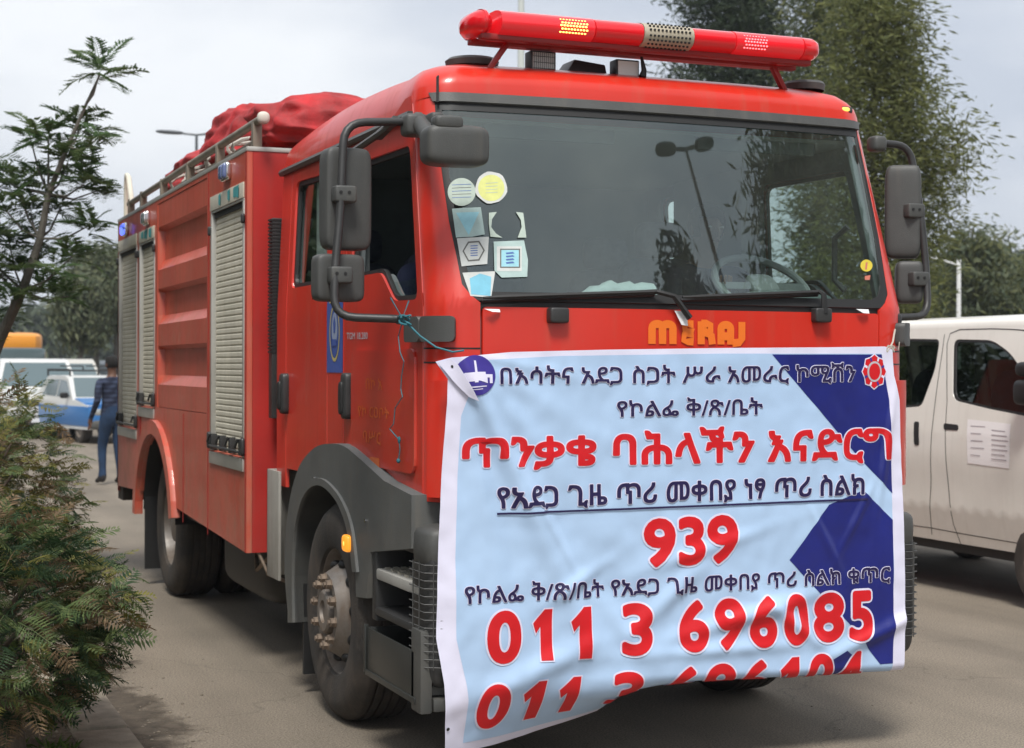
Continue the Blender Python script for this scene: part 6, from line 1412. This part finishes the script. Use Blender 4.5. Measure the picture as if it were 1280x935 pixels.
def hand(J, B, s, wrist, d, side, curl=.3):
    # five fingers rooted in a small palm; d = direction of the forearm, side = across the palm
    d = V(d).normalized(); side = V(side).normalized(); nn = d.cross(side).normalized(); w = V(wrist); pn = s+'palm'
    J[pn] = (w+d*.055, (.034, .018)); B.append((s+'wrist', pn, 0))
    for k_, (o, l_) in enumerate(((-.030, .070), (-.010, .080), (.010, .075), (.028, .058))):
        a = w+d*.085+side*o; b = a+d*l_*.5+nn*curl*.02; c = b+d*l_*.4+nn*curl*.05
        for q_, (nm, p, r) in enumerate((('a', a, .010), ('b', b, .0085), ('c', c, .0065))): J[s+'f%d%s' % (k_, nm)] = (p, r)
        B += [(pn, s+'f%da' % k_, 0), (s+'f%da' % k_, s+'f%db' % k_, 0), (s+'f%db' % k_, s+'f%dc' % k_, 0)]
    a = w+d*.04-side*.036; b = a+d*.03-side*.022+nn*.01; J[s+'ta'] = (a, .011); J[s+'tb'] = (b, .008); B += [(pn, s+'ta', 0), (s+'ta', s+'tb', 0)]
def standing(step=.16, arm=.1):
    J = dict(pelvis=((0, 0, .93), (.155, .11)), waist=((0, .0, 1.06), (.145, .10)), chest=((0, .0, 1.28), (.17, .115)), neckb=((0, .01, 1.44), (.075, .07)), neck=((0, .0, 1.51), .052), head=((0, -.01, 1.615), (.078, .098)), crown=((0, 0, 1.68), (.06, .075)))
    B = [('pelvis', 'waist', 2), ('waist', 'chest', 1), ('chest', 'neckb', 1), ('neckb', 'neck', 0), ('neck', 'head', 0), ('head', 'crown', 0)]
    for s, sg in (('l', -1), ('r', 1)):
        f = step*sg
        J[s+'sh'] = ((sg*.185, 0, 1.40), .065); J[s+'el'] = ((sg*.24, .03+arm*.2*sg, 1.13), .048); J[s+'wrist'] = ((sg*.235, -.05-arm*sg, .89), .030)
        J[s+'hip'] = ((sg*.09, 0, .86), (.098, .10)); J[s+'knee'] = ((sg*.095, -.05-f*.3, .49), .066); J[s+'ank'] = ((sg*.10, f*.8*-.5, .10), .045); J[s+'toe'] = ((sg*.115, f*-.4-.15, .035), (.04, .03)); J[s+'heel'] = ((sg*.10, f*-.4+.05, .045), .038)
        B += [('chest', s+'sh', 1), (s+'sh', s+'el', 1), (s+'el', s+'wrist', 1), ('pelvis', s+'hip', 2), (s+'hip', s+'knee', 2), (s+'knee', s+'ank', 2), (s+'ank', s+'toe', 3), (s+'ank', s+'heel', 3)]
        hand(J, B, s, J[s+'wrist'][0], (0, -.15, -1), (0, 1*sg, 0))
    return J, B
plaid = bpy.data.materials.new('plaid_shirt'); plaid.use_nodes = True; t = plaid.node_tree; b = t.nodes['Principled BSDF']; b.inputs['Roughness'].default_value = .9
tcn = N(t, 'ShaderNodeTexCoord'); w1 = N(t, 'ShaderNodeTexWave', bands_direction='Z'); w2 = N(t, 'ShaderNodeTexWave', bands_direction='DIAGONAL')
for w_, s_ in ((w1, 5.), (w2, 4.)): w_.inputs['Scale'].default_value = s_; t.links.new(tcn.outputs['Object'], w_.inputs['Vector'])
mm = N(t, 'ShaderNodeMath', operation='ADD'); t.links.new(w1.outputs['Fac'], mm.inputs[0]); t.links.new(w2.outputs['Fac'], mm.inputs[1])
r = N(t, 'ShaderNodeValToRGB'); r.color_ramp.elements[0].color = (.008, .012, .03, 1); r.color_ramp.elements[1].color = (.045, .06, .11, 1); r.color_ramp.elements[0].position = .35; r.color_ramp.elements[1].position = .95
mh = N(t, 'ShaderNodeMath', operation='MULTIPLY'); mh.inputs[1].default_value = .5; t.links.new(mm.outputs[0], mh.inputs[0]); t.links.new(mh.outputs[0], r.inputs[0]); t.links.new(r.outputs[0], b.inputs['Base Color'])
jeans = mat('blue_jeans', (.012, .034, .08), .85, var=.35, vs=6); shoe = mat('dark_shoe', (.015, .012, .012), .5)
J, B = standing(); q = AT(140, 22.4); human('person', V((q.x, q.y, 0)), R(200), J, B, 'man in a dark plaid shirt and blue jeans walking beside the truck rear', [SKIN, plaid, jeans, shoe], 1.02)
J, B = standing(.08, .05); q = AT(16, 42); human('person', V((q.x, q.y, 0)), R(20), J, B, 'person in dark clothes standing among the white cars at the left', [SKIN, mat('dark_coat', (.02, .02, .03), .9), mat('dark_trousers', (.02, .02, .025), .9), shoe], 1.0)
def seated(arms='wheel'):
    J = dict(pelvis=((0, 0, .10), (.16, .12)), waist=((0, .03, .24), (.145, .11)), chest=((0, .06, .46), (.17, .12)), neckb=((0, .06, .60), (.075, .07)), neck=((0, .05, .67), .052), head=((0, .02, .775), (.078, .098)), crown=((0, .03, .84), (.06, .075)))
    B = [('pelvis', 'waist', 1), ('waist', 'chest', 1), ('chest', 'neckb', 1), ('neckb', 'neck', 0), ('neck', 'head', 0), ('head', 'crown', 0)]
    for s, sg in (('l', -1), ('r', 1)):
        J[s+'sh'] = ((sg*.185, .05, .56), .065)
        if arms == 'wheel': J[s+'el'] = ((sg*.26, -.12, .36), .047); J[s+'wrist'] = ((sg*.17, -.34, .42), .029); hd_ = (0, -1, .15)
        else: J[s+'el'] = ((sg*.23, -.02, .30), .047); J[s+'wrist'] = ((sg*.12, -.24, .22), .029); hd_ = (-.3*sg, -1, -.1)
        J[s+'hip'] = ((sg*.10, -.05, .09), (.095, .09)); J[s+'knee'] = ((sg*.13, -.46, .12), .068); J[s+'ank'] = ((sg*.13, -.46, -.28), .045); J[s+'toe'] = ((sg*.14, -.60, -.32), (.04, .03))
        B += [('chest', s+'sh', 1), (s+'sh', s+'el', 1), (s+'el', s+'wrist', 1), ('pelvis', s+'hip', 2), (s+'hip', s+'knee', 2), (s+'knee', s+'ank', 2), (s+'ank', s+'toe', 3)]
        hand(J, B, s, J[s+'wrist'][0], hd_, (-sg, 0, 0), 1.2)
    return J, B
navy = mat('navy_uniform', (.012, .018, .05), .9)
J, B = seated(); human('person', V((1.74, .98, 1.52)), 0, J, B, 'driver in navy behind the steering wheel, dim through the windshield', [SKIN, navy, navy, shoe])
J, B = seated('lap'); human('person', V((.42, 1.02, 1.50)), R(12), J, B, 'passenger in navy seated at the open left window of the cab', [SKIN, navy, navy, shoe])

# thin air between the near and the far things
hzm = bpy.data.materials.new('haze'); hzm.use_nodes = True; t = hzm.node_tree; t.nodes.clear(); o_ = N(t, 'ShaderNodeOutputMaterial'); pv = N(t, 'ShaderNodeVolumePrincipled')
pv.inputs['Color'].default_value = (.80, .86, .95, 1); pv.inputs['Density'].default_value = .0007; pv.inputs['Anisotropy'].default_value = .3; t.links.new(pv.outputs[0], o_.inputs['Volume'])
m_ = MB(); m_.box((-850, -80, -1.5), (1500, 1700, 52)); part('haze', m_, hzm, None, kind='stuff')
